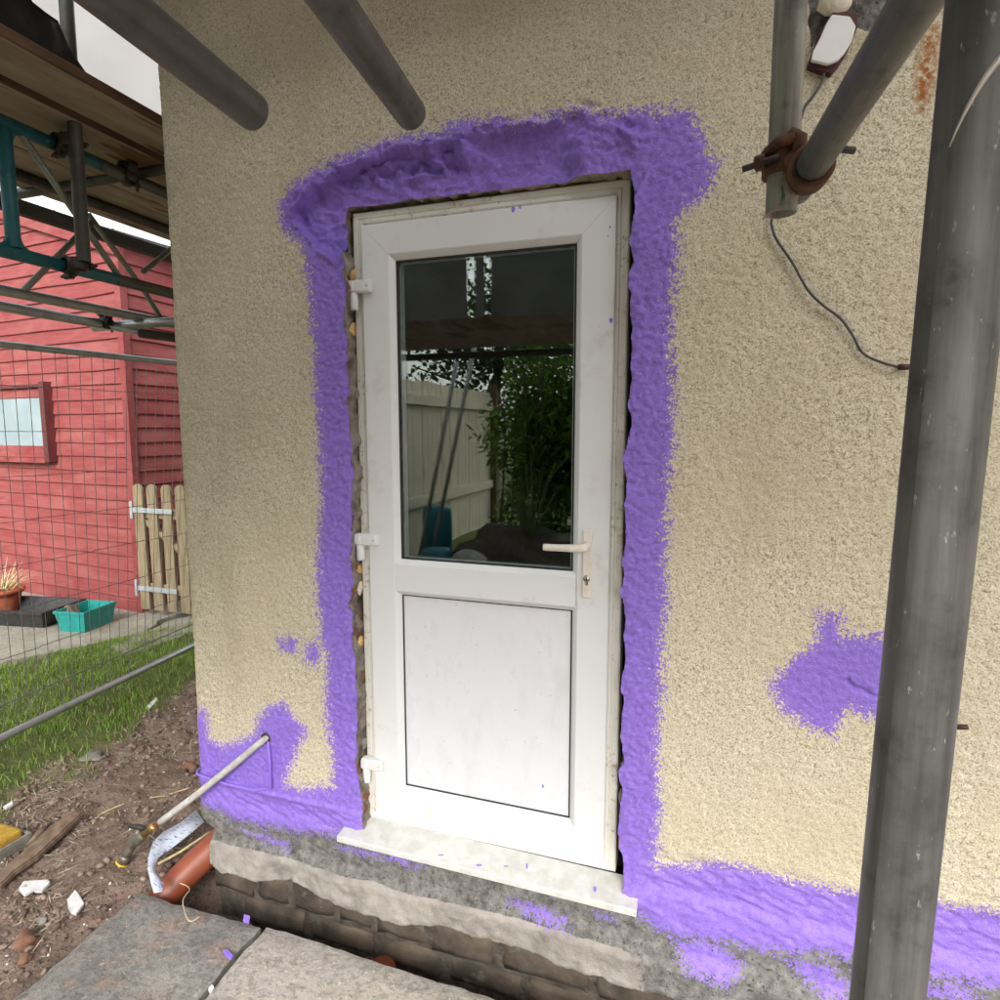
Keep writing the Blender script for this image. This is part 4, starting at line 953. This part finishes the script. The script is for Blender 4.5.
link('dead_grass', pymesh('dead_grass', V, F), M['straw'], pl)
def traybox(name, c, dx, dy, hh, rot, mat, lip, taper, rib=0, parent=None):
    bm = bmesh.new(); t = .006
    prof = [(taper, 0), (1, hh * .86), (1, hh * .87), (1 + lip, hh * .88), (1 + lip, hh), (1 - .02, hh), (taper - .03, .012)]
    V = []; cor = [(-1, -1), (1, -1), (1, 1), (-1, 1)]; per = []
    for i in range(4):
        a_, b_ = np.array(cor[i], float), np.array(cor[(i + 1) % 4], float); nn = 10
        for k in range(nn): per.append(a_ + (b_ - a_) * k / nn)
    per = np.array(per); m_ = len(per)
    for j, (s, z_) in enumerate(prof):
        for k, q_ in enumerate(per):
            rb = 1 - (rib if (k % 5 in (1, 2)) and 0 <= j <= 1 else 0); x_, y_ = q_[0] * dx / 2 * s * rb, q_[1] * dy / 2 * (1 - (1 - s) * dx / dy) * rb
            V.append((c[0] + x_ * math.cos(rot) - y_ * math.sin(rot), c[1] + x_ * math.sin(rot) + y_ * math.cos(rot), c[2] + z_))
    F = [(i * m_ + k, i * m_ + (k + 1) % m_, (i + 1) * m_ + (k + 1) % m_, (i + 1) * m_ + k) for i in range(len(prof) - 1) for k in range(m_)]
    F += [tuple(range(m_))[::-1], tuple((len(prof) - 1) * m_ + k for k in range(m_))]
    bm.free(); return link(name, pymesh(name, V, F), mat, parent)
ca, cb, cc_ = hit(68, 630, 2, -.323), hit(84, 634, 2, -.323), hit(114, 622, 2, -.323)
e1 = cc_ - cb; rot = math.atan2(e1[1], e1[0]); Lc = np.linalg.norm(e1); cen = cb + e1 / 2 + np.array([-math.sin(rot), math.cos(rot), 0]) * .12
crate = thing('plastic_trough', 'turquoise plastic trough standing on the concrete path', 'trough', cen)
traybox('tub', cen, Lc * 1.05, .28, .19, rot, M['turq'], .05, .86, .02, crate)
st_ = lump('stone', cen + np.array([-.12, -.05, .13]), (.07, .06, .08), M['brick'], None, .2, 3, 3); setp(st_, 'dark brown lump sitting in the turquoise trough', 'stone')
tc_ = hit(28, 622, 2, -.323); o = traybox('plant_tray', tc_, .75, .42, .17, math.atan2(ux[1], ux[0]) + 3.4, M['black_tray'], .06, .8); setp(o, 'black plastic tray beside the terracotta pot', 'tray')
# ================================================================== PICKET GATE
gate = thing('picket_gate', 'weathered wooden picket gate hinged to the shed corner', 'gate', (-3.6, 2.55, -.30))
gdir = np.array([1, .03, 0]); gdir = gdir / np.linalg.norm(gdir)
def picket_mesh():
    hw, hh = .052, 1.17; pr = [(-hw, 0), (hw, 0), (hw, hh - .05)] + [(hw * math.cos(t), hh - .05 + .05 * math.sin(t)) for t in np.linspace(.3, math.pi - .3, 7)] + [(-hw, hh - .05)]
    n = len(pr); V = [(x_, -.011, z_) for x_, z_ in pr] + [(x_, .011, z_) for x_, z_ in pr]
    F = [tuple(range(n)), tuple(range(2 * n - 1, n - 1, -1))] + [(i, n + i, n + (i + 1) % n, (i + 1) % n) for i in range(n)]
    return pymesh('picket', V, F)
pm = picket_mesh(); G0 = np.array([-3.80, 2.46, -.26])
for k in range(7): link('picket', pm, M['picket'], gate, G0 + gdir * (.03 + k * .155), (0, R_(random.uniform(-.6, .6)), math.atan2(gdir[1], gdir[0])))
for z_ in (.20, .90): box('rail', G0 + np.array([-.03, .013, z_ - .045]), G0 + np.array([1.05, .045, z_ + .045]), M['picket'], gate, .003)
tt = sweep('brace', [G0 + np.array([.02, .03, .85]), G0 + np.array([.98, .03, .22])], .032, M['picket'], gate, 4)
for z_ in (.20, .93):
    s_ = box('hinge_strap', G0 + np.array([-.04, -.020, z_ - .022]), G0 + np.array([.42, -.0125, z_ + .022]), M['zinc'], gate, .001)
    box('hinge_plate', G0 + np.array([-.075, -.022, z_ - .08]), G0 + np.array([-.042, -.012, z_ + .08]), M['zinc'], gate, .001)
box('gate_post', G0 + np.array([1.08, .0, -.1]), G0 + np.array([1.18, .1, 1.25]), M['picket'], gate, .004)

# ================================================================== SCAFFOLD
def coupler(label, p, ax1, ax2, mat='dark_iron', group='scaffold couplers', off=.052, name='coupler'):
    p = Vector(p); a1 = Vector(ax1).normalized(); a2 = Vector(ax2).normalized()
    t = thing(name, label, 'coupler', p, group); n = a1.cross(a2)
    n = n.normalized() if n.length > .1 else a1.orthogonal().normalized()
    for s, ax in ((-1, a1), (1, a2)):
        c = p + n * off / 2 * s; L = .042
        o = tube('band', c - ax * L / 2, c + ax * L / 2, M[mat], .033, t, .0245, 20)
        sd_ = ax.cross(n).normalized()
        b0 = c + sd_ * .040 - n * .02 * s; sweep('bolt', [b0 - n * .012 * s, b0 + n * .062 * s], .006, M[mat], t, 8)
        sweep('nut', [b0 + n * .030 * s, b0 + n * .045 * s], .012, M[mat], t, 6)
        box('lug', c + sd_ * .036 - Vector((.014, .014, .014)), c + sd_ * .036 + Vector((.014, .014, .014)), M[mat], t, .004)
    return t
def stube(label, p0, p1, mat='galv', r=.02415, group='scaffold tubes', name='scaffold_tube'):
    return setp(tube(name, p0, p1, M[mat], r), label, 'scaffold tube', group)
# front standard, close to the camera
pb = hit(888, 980, 1, -1.262); pt = hit(969, 200, 1, -1.262)
dv = (pt - pb) / (pt - pb)[2]
pole = thing('scaffold_pole', 'thick grey scaffold pole standing closest at the right', 'scaffold pole', (pb + dv * (-.25 - pb[2])), 'scaffold tubes')
o = tube('shaft', pb + dv * (-.25 - pb[2]), pb + dv * (4.2 - pb[2]), M['galv'], .0242, pole, None, 48)
box('base_plate', pb + dv * (-.25 - pb[2]) + np.array([-.075, -.075, .001]), pb + dv * (-.25 - pb[2]) + np.array([.075, .075, .007]), M['galv'], pole, .001)
# overlapping sleeve with bead-like rim; its paler tone paints the pole's lit side
def onpole(th, z, rr):
    c = pb + dv * (z - pb[2]); return (c[0] + rr * math.cos(th), c[1] + rr * math.sin(th), z)
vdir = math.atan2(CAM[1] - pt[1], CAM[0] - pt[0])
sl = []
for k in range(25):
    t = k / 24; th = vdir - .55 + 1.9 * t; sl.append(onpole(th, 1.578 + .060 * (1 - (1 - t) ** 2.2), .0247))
sweep('weld_bead', sl, [.0005, .0014, .0022, .0024, .0020, .0016], simple('weld_zinc', (.5, .47, .4), (.62, .59, .52), 80, .5, .2, metal=.4), pole, 8)
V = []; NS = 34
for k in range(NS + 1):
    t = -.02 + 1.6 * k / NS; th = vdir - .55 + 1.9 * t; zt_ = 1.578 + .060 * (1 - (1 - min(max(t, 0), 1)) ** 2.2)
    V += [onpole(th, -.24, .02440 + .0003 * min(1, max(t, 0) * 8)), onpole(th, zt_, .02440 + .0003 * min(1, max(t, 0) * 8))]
link('lit_sleeve', pymesh('lit_sleeve', V, [(2 * k, 2 * k + 2, 2 * k + 3, 2 * k + 1) for k in range(NS)], True), M['galv_lit'], pole)
# transoms overhead
def transom(label, e, far, mat, z=None):
    e = np.array(e); d = np.array(far) - e; d = d / np.linalg.norm(d); return stube(label, e, e + d * 1.9, mat)
eA, fA = hit(253, 112, 2, 1.82), hit(114, 0, 2, 1.82); transom('dark scaffold tube reaching down from the upper left above the wall corner', eA, fA, 'galv_warm')
eB, fB = hit(411, 114, 2, 1.88), hit(331, 0, 2, 1.88); transom('dark scaffold tube end hanging above the lintel', eB, fB, 'galv_warm')
eC, fC = hit(797, 190, 2, 1.80), hit(917, 0, 2, 1.80); transom('brown scaffold tube sloping up to the right from the rusty coupler', eC, fC, 'galv_warm')
pD = hit(781, 214, 1, -.625); stube('short greenish vertical scaffold tube ending above the cable', pD, pD + np.array([-.006, .0, 2.2]), 'galv_green')
cC = np.array(eC) + (np.array(fC) - np.array(eC)) / np.linalg.norm(np.array(fC) - np.array(eC)) * .075
mid = (np.array([pD[0], pD[1], cC[2]]) + cC) / 2
rc = thing('rusty_coupler', 'rusty swivel coupler clamping two tubes at the upper right', 'coupler', mid, 'scaffold couplers')
zc = hit(790, 160, 1, -.625)[2]
tube('band', (pD[0], pD[1], zc - .024), (pD[0], pD[1], zc + .020), M['rust'], .0325, rc, .0246, 22)
dC = (np.array(fC) - np.array(eC)); dC = dC / np.linalg.norm(dC); c2 = np.array(eC) + dC * .085
tube('band', c2 - dC * .02, c2 + dC * .02, M['rust'], .0325, rc, .0246, 22)
lump('hub', (np.array([pD[0], pD[1], zc]) + c2) / 2, (.028, .028, .030), M['rust'], rc, .15, 2, 4)
pc_ = np.array([pD[0], pD[1], zc])
sweep('bolt', [pc_ + [-.062, -.018, -.012], pc_ + [-.01, -.034, -.006]], .0055, M['dark_iron'], rc, 8); sweep('nut', [pc_ + [-.044, -.024, -.009], pc_ + [-.030, -.028, -.008]], .012, M['rust'], rc, 6)
sweep('bolt', [c2 + [.012, -.010, .028], c2 + [.062, .012, .024]], .0055, M['dark_iron'], rc, 8)
sweep('flap', [pc_ + [.004, -.034, .030], pc_ + [.018, -.034, .018], pc_ + [.022, -.034, -.014]], [.008, .012, .009], M['rust'], rc, 8)
sweep('flap', [pc_ + [-.030, -.014, .006], pc_ + [-.012, -.032, .016], pc_ + [.012, -.036, .020]], [.008, .010, .010], M['rust'], rc, 8)

# left deck: five boards running back beside the house
bl = 3.9
bmesh_ = boxmesh('scaffold_board', .219, bl, .038, .004)
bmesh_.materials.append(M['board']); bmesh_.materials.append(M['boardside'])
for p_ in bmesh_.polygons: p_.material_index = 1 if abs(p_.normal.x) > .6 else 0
names = ['innermost', 'second', 'middle', 'fourth', 'outermost']
for k in range(5):
    x = -.90 - .113 - k * .222 - (.004 if k > 0 else 0)
    for j, (y0, zz_) in enumerate(((-1.25, 0),)):
        o = link('scaffold_board', bmesh_, M['board'], None, (x + random.uniform(-.003, .003), y0 + bl / 2 + random.uniform(-.05, .05), 2.573 - (.018 if k else 0) + random.uniform(-.002, .002)), (0, 0, 0))
        setp(o, f'{names[k]} board of the left scaffold deck seen from below', 'scaffold board', 'boards of the left deck')
o = box('toe_board', (-2.035, -2.0, 2.580), (-2.005, 3.5, 2.80), M['boardedge']); setp(o, 'pale toe board along the outer edge of the left deck', 'toe board')
o = box('ledger_timber', (-2.235, -.9, 2.478), (-2.185, 3.4, 2.547), M['ledger']); setp(o, 'dark timber ledger below the bright sky gap', 'timber')
stube('transom tube crossing under the left deck', (-.86, .44, 2.528), (-2.4, .44, 2.528), 'dark_tube')
stube('transom tube under the left deck near the photographer', (-.86, -1.3, 2.528), (-2.4, -1.3, 2.528), 'dark_tube')
stube('transom tube under the left deck far behind the corner', (-.86, 2.6, 2.528), (-2.4, 2.6, 2.528), 'dark_tube')
# white sheeting outside the left deck
ys = np.linspace(-1.3, 1.5, 40); zs_ = np.linspace(2.70, 4.4, 24); YY, ZZ = np.meshgrid(ys, zs_)
XX = -2.09 - .03 * np.sin(YY * 4) * np.clip((ZZ - 2.8), 0, 1) - (fbm(YY, ZZ, 2, 3, 150) - .5) * .06
si = np.arange(YY.size).reshape(YY.shape)
o = link('sheeting', npmesh('sheeting', np.stack([XX, YY, ZZ], -1).reshape(-1, 3), np.stack([si[:-1, :-1], si[:-1, 1:], si[1:, 1:], si[1:, :-1]], -1).reshape(-1, 4), True), M['sheet'])
setp(o, 'white translucent sheeting hung outside the left deck', 'sheeting')
so = o.modifiers.new('t', 'SOLIDIFY'); so.thickness = .001
# black plastic draped on the innermost board
pr = [(0, -60), (20, -40), (34, 0), (44, 12), (54, 22), (58, 34), (64, 47), (74, 56), (82, 62), (92, 74)]
top_ = [np.array(hit(u, v, 0, -.955)) for u, v in pr]; V = []; nT = len(top_); KK = 7
for i, p in enumerate(top_):
    for k in range(KK):
        t = k / (KK - 1); z_ = p[2] * (1 - t) + 2.597 * t; z_ = min(z_, p[2]); V.append((p[0] + .02 * math.sin(p[1] * 30 + t * 4) * (1 - t) - .02 * t, p[1] + .01 * math.sin(t * 9), z_))
e = top_[0]
for k in range(KK): t = k / (KK - 1); V.append((e[0], e[1] - 1.2, 2.98 * (1 - t) + 2.597 * t))
F = [(i * KK + k, i * KK + k + 1, (i + 1) * KK + k + 1, (i + 1) * KK + k) for i in range(nT - 1) for k in range(KK - 1)] + [(nT * KK + k, nT * KK + k + 1, k + 1, k) for k in range(KK - 1)]
o = link('plastic_sheet', pymesh('plastic_sheet', V, F, True), M['black_plastic']); so = o.modifiers.new('t', 'SOLIDIFY'); so.thickness = .002
setp(o, 'black plastic sheet bunched on the left deck edge', 'plastic sheet')
# standard through the deck
sA, sB = hit(66, 0, 0, -1.165), hit(84, 262, 0, -1.165); dd = (sA - sB); 
stube('dark vertical tube passing through the left deck', sB, sB + dd * (2.2 / dd[2]) * 1.0, 'dark_tube')
# teal lattice beam
beam = thing('lattice_beam', 'teal painted lattice beam under the left deck', 'lattice beam', (-1.27, -.2, 2.0))
bxp = -1.275
tube('chord', (bxp, -2.4, 2.03), (bxp, .26, 2.03), M['teal'], .02415, beam); tube('chord', (bxp, .262, 2.03), (bxp, 2.2, 2.03), M['galv'], .02415, beam)
tube('chord', (bxp, -2.4, 2.475), (bxp, .22, 2.475), M['teal'], .02415, beam); tube('chord', (bxp, .222, 2.475), (bxp, 2.2, 2.475), M['galv'], .02415, beam)
yp = hit(8, 180, 0, bxp)[1]
for y_ in (yp, yp - .9, yp + 1.0): tube('post', (bxp, y_, 2.05), (bxp, y_, 2.455), M['teal'] if y_ < .5 else M['galv'], .024, beam)
for s in (-1, 1):        # curved gussets at the post
    for zc_, sz_ in ((2.054, 1), (2.451, -1)):
        g = [(bxp, yp + s * .022, zc_ - .004 * sz_), (bxp, yp + s * .055, zc_ - .004 * sz_), (bxp, yp + s * .032, zc_ + .010 * sz_), (bxp, yp + s * .022, zc_ + .035 * sz_)]
        V = [(q_[0] - .008, q_[1], q_[2]) for q_ in g] + [(q_[0] + .008, q_[1], q_[2]) for q_ in g]
        link('gusset', pymesh('gusset', V, [(0, 1, 2, 3), (7, 6, 5, 4)] + [(i, 4 + i, 4 + (i + 1) % 4, (i + 1) % 4) for i in range(4)]), M['teal'], beam)
tube('diagonal', hit(20, 133, 0, bxp), hit(120, 278, 0, bxp), M['galv_green'], .013, beam)
# second, galvanised beam behind
b2 = thing('galvanised_beam', 'grey galvanised lattice beam behind the teal one', 'lattice beam', (-1.82, .3, 2.0))
tube('chord', (-1.835, -2, 2.005), (-1.775, 2.4, 1.995), M['galv_bright'], .0235, b2); tube('chord', (-1.835, -2, 2.512), (-1.775, 2.4, 2.512), M['dark_tube'], .0235, b2)
for q0, q1 in (((88, 214), (136, 279)), ((136, 279), (164, 322)), ((92, 222), (23, 291)), ((190, 234), (143, 272))):
    A_, B_ = hit(*q0, 0, -1.80), hit(*q1, 0, -1.80); tube('diagonal', A_, B_, M['galv_green'], .014, b2)
# loose tubes at the fence head
a2, b2_ = hit(0, 306, 2, 1.95), hit(96, 323, 2, 1.95); d2 = b2_ - a2; stube('bright galvanised tube just below the lattice beams', a2 - d2 * 2, b2_ + d2 * .04, 'galv_bright')
a3, b3 = hit(93, 327, 2, 1.945), hit(168, 322, 2, 1.975); stube('pale tube clamped end on to the bright one', a3, b3 + (b3 - a3) * .8, 'galv_bright')
a4, b4 = hit(140, 333, 2, 1.90), hit(169, 337, 2, 1.90); stube('short dark tube tucked under the pale one', a4, b4 + (b4 - a4) * 2, 'dark_tube')
stube('thin galvanised tube running on behind the corner', hit(96, 325, 2, 1.945), b4 + (b4 - a4), 'galv_bright', .016)
coupler('coupler joining the two bright tubes above the fence', hit(106, 318, 2, 1.985), (0, 1, .02), (1, .3, 0))
coupler('coupler clamping the dark tube to the teal upper chord', (-1.22, sB[1] + .0, 2.475), (0, 1, 0), (0, 0, 1))
coupler('coupler clamping the dark tube to the teal lower chord', (-1.22, sB[1] + .0, 2.03), (0, 1, 0), (0, 0, 1))
coupler('coupler with a hanging bolt at the end of the teal upper chord', (-1.27, hit(128, 180, 0, -1.275)[1], 2.495), (0, 1, 0), (1, 0, 0))
# hooked strap by the corner
# front deck above and behind the camera
fmesh = boxmesh('deck_board', 3.9, .222, .038, .004)
fl = ['innermost', 'second', 'third', 'outermost']
for k in range(4):
    for j in range(2):
        o = link('scaffold_board', fmesh, M['board'], None, (-.75 + j * 3.93 + random.uniform(-.02, .02), -1.385 - k * .229, 1.985), (0, 0, 0))
        setp(o, f'{fl[k]} board of the front deck overhead, {"left" if j == 0 else "right"} length', 'scaffold board', 'boards of the front deck')
for x_ in (-2.3, 2.9): stube(f'outer scaffold standard at the {"left" if x_ < 0 else "right"} of the front deck', (x_, -2.25, -.35), (x_, -2.25, 4.4), 'galv')
stube('long outer ledger tube under the front deck', (-2.6, -2.2, 1.92), (4.2, -2.2, 1.92), 'galv')
stube('guard rail tube above the front deck', (-2.6, -2.2, 2.9), (4.2, -2.2, 2.9), 'galv')
for x0, x1, lb in ((-1.5, -.535, 'left'), (-.475, -.405, 'narrow middle'), (-.36, 2.9, 'right')):
    ys = np.linspace(x0, x1, max(6, int((x1 - x0) * 12))); zz2 = np.linspace(2.03, 5.0, 24); XX, ZZ = np.meshgrid(ys, zz2)
    YY = -2.28 + .02 * np.sin(XX * 9) * np.clip(ZZ - 2, 0, 1.5) ; si = np.arange(XX.size).reshape(XX.shape)
    o = link('sheeting', npmesh('sheeting', np.stack([XX, YY, ZZ], -1).reshape(-1, 3), np.stack([si[:-1, :-1], si[:-1, 1:], si[1:, 1:], si[1:, :-1]], -1).reshape(-1, 4), True), M['dark_sheet'])
    setp(o, f'{lb} white sheet hung outside the front deck', 'sheeting', 'sheets of the front lift'); so = o.modifiers.new('t', 'SOLIDIFY'); so.thickness = .001

# ================================================================== BRACKET, CABLE, NAIL ON THE WALL
br = thing('junction_box', 'white wall box in a maroon frame at the top right', 'junction box', hit(835, 40, 1, 0))
def pxprism(name, px, y0, y1, mat, parent):
    A_ = [hit(u, v, 1, y0) for u, v in px]; V = [tuple(q_) for q_ in A_] + [(q_[0], y1, q_[2]) for q_ in A_]; n = len(px)
    me = pymesh(name, V, [tuple(range(n)), tuple(range(2 * n - 1, n - 1, -1))] + [(i, n + i, n + (i + 1) % n, (i + 1) % n) for i in range(n)])
    bm = bmesh.new(); bm.from_mesh(me); bmesh.ops.recalc_face_normals(bm, faces=bm.faces); bmesh.ops.bevel(bm, geom=bm.edges[:], offset=.002, segments=1, affect='EDGES'); bm.to_mesh(me); bm.free()
    return link(name, me, mat, parent)
pxprism('frame', [(807, 66), (811, 55), (820, 30), (833, 12), (842, 9), (858, 14), (858, 26), (848, 50), (838, 66), (831, 74)], -.018, .02, M['maroon'], br)
pxprism('cover', [(811, 60), (813, 51), (820, 38), (826, 24), (832, 14), (850, 16), (856, 26), (852, 40), (845, 52), (838, 60), (828, 64)], -.030, -.0185, M['box_white'], br)
p = hit(838, 4, 1, -.01); lump('foam_blob', p, (.035, .02, .03), M['foam_pale'], br, .3, 2, 5)
cb_pts = [hit(u, v, 1, -.012) for u, v in [(825, 70), (821, 84), (812, 98), (803, 112)]] + [hit(u, v, 1, -.016) for u, v in [(790, 160), (773, 215), (772, 226), (777, 240), (792, 262), (808, 290), (824, 306), (840, 318), (852, 334), (862, 352), (878, 361), (898, 367)]]
cable = thing('cable', 'thin grey cable curling down the wall to the scaffold pole', 'cable', cb_pts[-1])
sweep('wire', cb_pts, .0034, M['cable'], cable, 8, True, 5)
sweep('connector', [hit(898, 367, 1, -.016), hit(910, 367, 1, -.016)], .0075, M['maroon'], cable, 8)
q0 = hit(958, 727, 1, .01); q1 = hit(968, 727, 1, -.055)
o = sweep('wall_plug', [hit(955, 727, 1, .01), hit(955, 727, 1, -.01), hit(968, 727, 1, -.022)], .0065, M['maroon'], None, 10); setp(o, 'small dark plug sticking out of the wall right of the pole', 'wall plug')

# ================================================================== BEHIND THE CAMERA (seen in the door glass)
bf = thing('board_fence', 'pale close-boarded garden fence seen reflected in the door glass', 'fence', (-2.6, -5.5, -.36))
fmh = boxmesh('fence_board', .020, .145, 2.38, .002)
y = -8.6
while y < -2.7:
    link('fence_board', fmh, M['fence_wood'], bf, (-2.62 + random.uniform(-.005, .005), y, .86 + random.uniform(-.01, .01)), (0, 0, R_(random.uniform(-2, 2)))); y += .158
for z_ in (1.80, .42): box('rail', (-2.60, -8.65, z_ - .07), (-2.555, -2.7, z_ + .07), M['fence_wood'], bf, .003)
box('post', (-2.66, -8.75, -.4), (-2.50, -8.66, 2.2), M['fence_dark'], bf, .003)
def leafcloud(name, c, s, n, lw, ll, cols, parent, seed, drop=.0, shell=.6):
    r = np.random.default_rng(seed); d = r.normal(size=(n, 3)); d /= np.linalg.norm(d, axis=1)[:, None]; rad = (shell + (1 - shell) * r.random(n)) ** 1.0
    lob = 1 + .22 * np.sin(d[:, 0] * 7 + seed) * np.sin(d[:, 1] * 6) + .2 * np.sin(d[:, 2] * 8 + 1)
    P = np.array(c) + d * (rad * lob)[:, None] * np.array(s)
    a_ = r.normal(size=(n, 3)); a_[:, 2] -= drop; a_ /= np.linalg.norm(a_, axis=1)[:, None]; b_ = np.cross(a_, r.normal(size=(n, 3))); b_ /= np.linalg.norm(b_, axis=1)[:, None]
    L = r.uniform(.6, 1.3, (n, 1)) * ll; W = r.uniform(.7, 1.2, (n, 1)) * lw
    V = np.stack([P, P + a_ * L * .5 + b_ * W, P + a_ * L, P + a_ * L * .5 - b_ * W], 1)
    me = npmesh(name, V.reshape(-1, 3), np.arange(n * 4).reshape(n, 4)); cattr(me, 'col', np.repeat(np.array(cols)[r.integers(0, len(cols), n)] * r.uniform(.6, 1.3, (n, 1)), 4, 0))
    return link(name, me, M['leaf'], parent)
hg_ = thing('bamboo_hedge', 'tall green bamboo hedge seen reflected in the door glass', 'hedge', (.2, -6.2, -.36))
G = [(.09, .19, .02), (.14, .26, .03), (.20, .31, .045), (.06, .13, .018)]
for k, (x_, y_) in enumerate([(-.95, -6.5), (.0, -6.1), (1.0, -6.3), (2.2, -6.4)]):
    leafcloud('foliage', (x_, y_, 1.25), (.95, .8, 1.8), 9000, .022, .15, G, hg_, 30 + k, .5, .25)
for k in range(30):
    x_ = random.uniform(-1.6, 3.2); y_ = -6.1 + random.uniform(-.4, .4); sweep('cane', [(x_, y_, -.4), (x_ + .1, y_ + .05, 1.5), (x_ + random.uniform(-.3, .3), y_ + .2, 3.0)], [.012, .010, .004], M['bark'], hg_, 6)
tr_ = thing('garden_tree', 'open-crowned tree beyond the fence seen reflected in the glass', 'tree', (-3.4, -11, -.36))
sweep('trunk', [(-3.4, -11, -.4), (-3.35, -11, 1.5), (-3.2, -10.9, 3.2), (-3.0, -10.8, 4.6)], [.14, .11, .08, .04], M['bark'], tr_, 10)
for k in range(9):
    an = k * 2.4; z_ = 1.6 + k * .3; sweep('limb', [(-3.3, -11, z_), (-3.3 + math.cos(an) * .9, -11 + math.sin(an) * .9, z_ + .5), (-3.3 + math.cos(an) * 1.9, -11 + math.sin(an) * 1.9, z_ + .8)], [.05, .03, .01], M['bark'], tr_, 6)
leafcloud('crown', (-3.2, -10.9, 3.4), (2.4, 2.0, 1.5), 5200, .05, .14, [(.04, .07, .02), (.07, .10, .03)], tr_, 50, .2, .35)
for k, (p0, p1) in enumerate([((-2.18, -4.7, -.34), (-1.42, -4.2, 2.1)), ((-2.02, -4.7, -.34), (-1.22, -4.2, 2.25))]):
    stube(['left', 'right'][k] + ' one of two leaning tubes reflected in the glass', p0, p1, 'galv_bright')
def barrel(label, c, r, hh, mat):
    rings = [(.01, 0), (r * .9, 0), (r, .04), (r, hh * .9), (r * .9, hh), (.01, hh + .01)]
    V = [(c[0] + q_ * math.cos(k * math.pi / 14), c[1] + q_ * math.sin(k * math.pi / 14), c[2] + z_) for q_, z_ in rings for k in range(28)]
    F = [(i * 28 + k, i * 28 + (k + 1) % 28, (i + 1) * 28 + (k + 1) % 28, (i + 1) * 28 + k) for i in range(len(rings) - 1) for k in range(28)]
    setp(link('barrel', pymesh('barrel', V, F, True), mat), label, 'barrel', 'garden barrels')
barrel('taller blue barrel by the fence reflected in the glass', (-2.3, -5.6, -.38), .20, .75, M['blue_plastic']); barrel('shorter blue barrel by the leaning tubes', (-1.78, -4.4, -.38), .17, .42, M['blue_plastic'])
o = lump('rubble_sack', (-1.2, -3.9, -.14), (.26, .22, .27), M['grey_sack'], None, .15, 3, 8); setp(o, 'bulging grey rubble sack reflected low in the glass', 'sack')
o = lump('soil_heap', (-.75, -4.9, -.30), (1.1, .55, .55), M['mud_mortar'], None, .18, 4, 12, None, True, 4); setp(o, 'dark heap of earth in front of the hedge', 'soil heap')
sp2 = thing('strappy_plant', 'spiky strap-leaved plant in front of the hedge', 'plant', (-.75, -4.8, -.36)); V = []; F = []
for k in range(40):
    an = random.uniform(0, 6.283); L = random.uniform(.6, 1.2); n0 = len(V); s2 = Vector((-math.sin(an), math.cos(an), 0)) * .012; dr = random.uniform(.15, .7)
    for t in (0, .3, .6, 1):
        c = Vector((-.75, -4.75, .12)) + Vector((math.cos(an) * L * t * dr, math.sin(an) * L * t * dr, L * (t - t * t * .3 * dr))); V += [c - s2 * (1 - t * .9), c + s2 * (1 - t * .9)]
    F += [(n0 + 2 * i, n0 + 2 * i + 1, n0 + 2 * i + 3, n0 + 2 * i + 2) for i in range(3)]
me = pymesh('leaves', V, F); cattr(me, 'col', np.tile([[.16, .2, .09]], (len(V), 1))); link('leaves', me, M['leaf'], sp2)
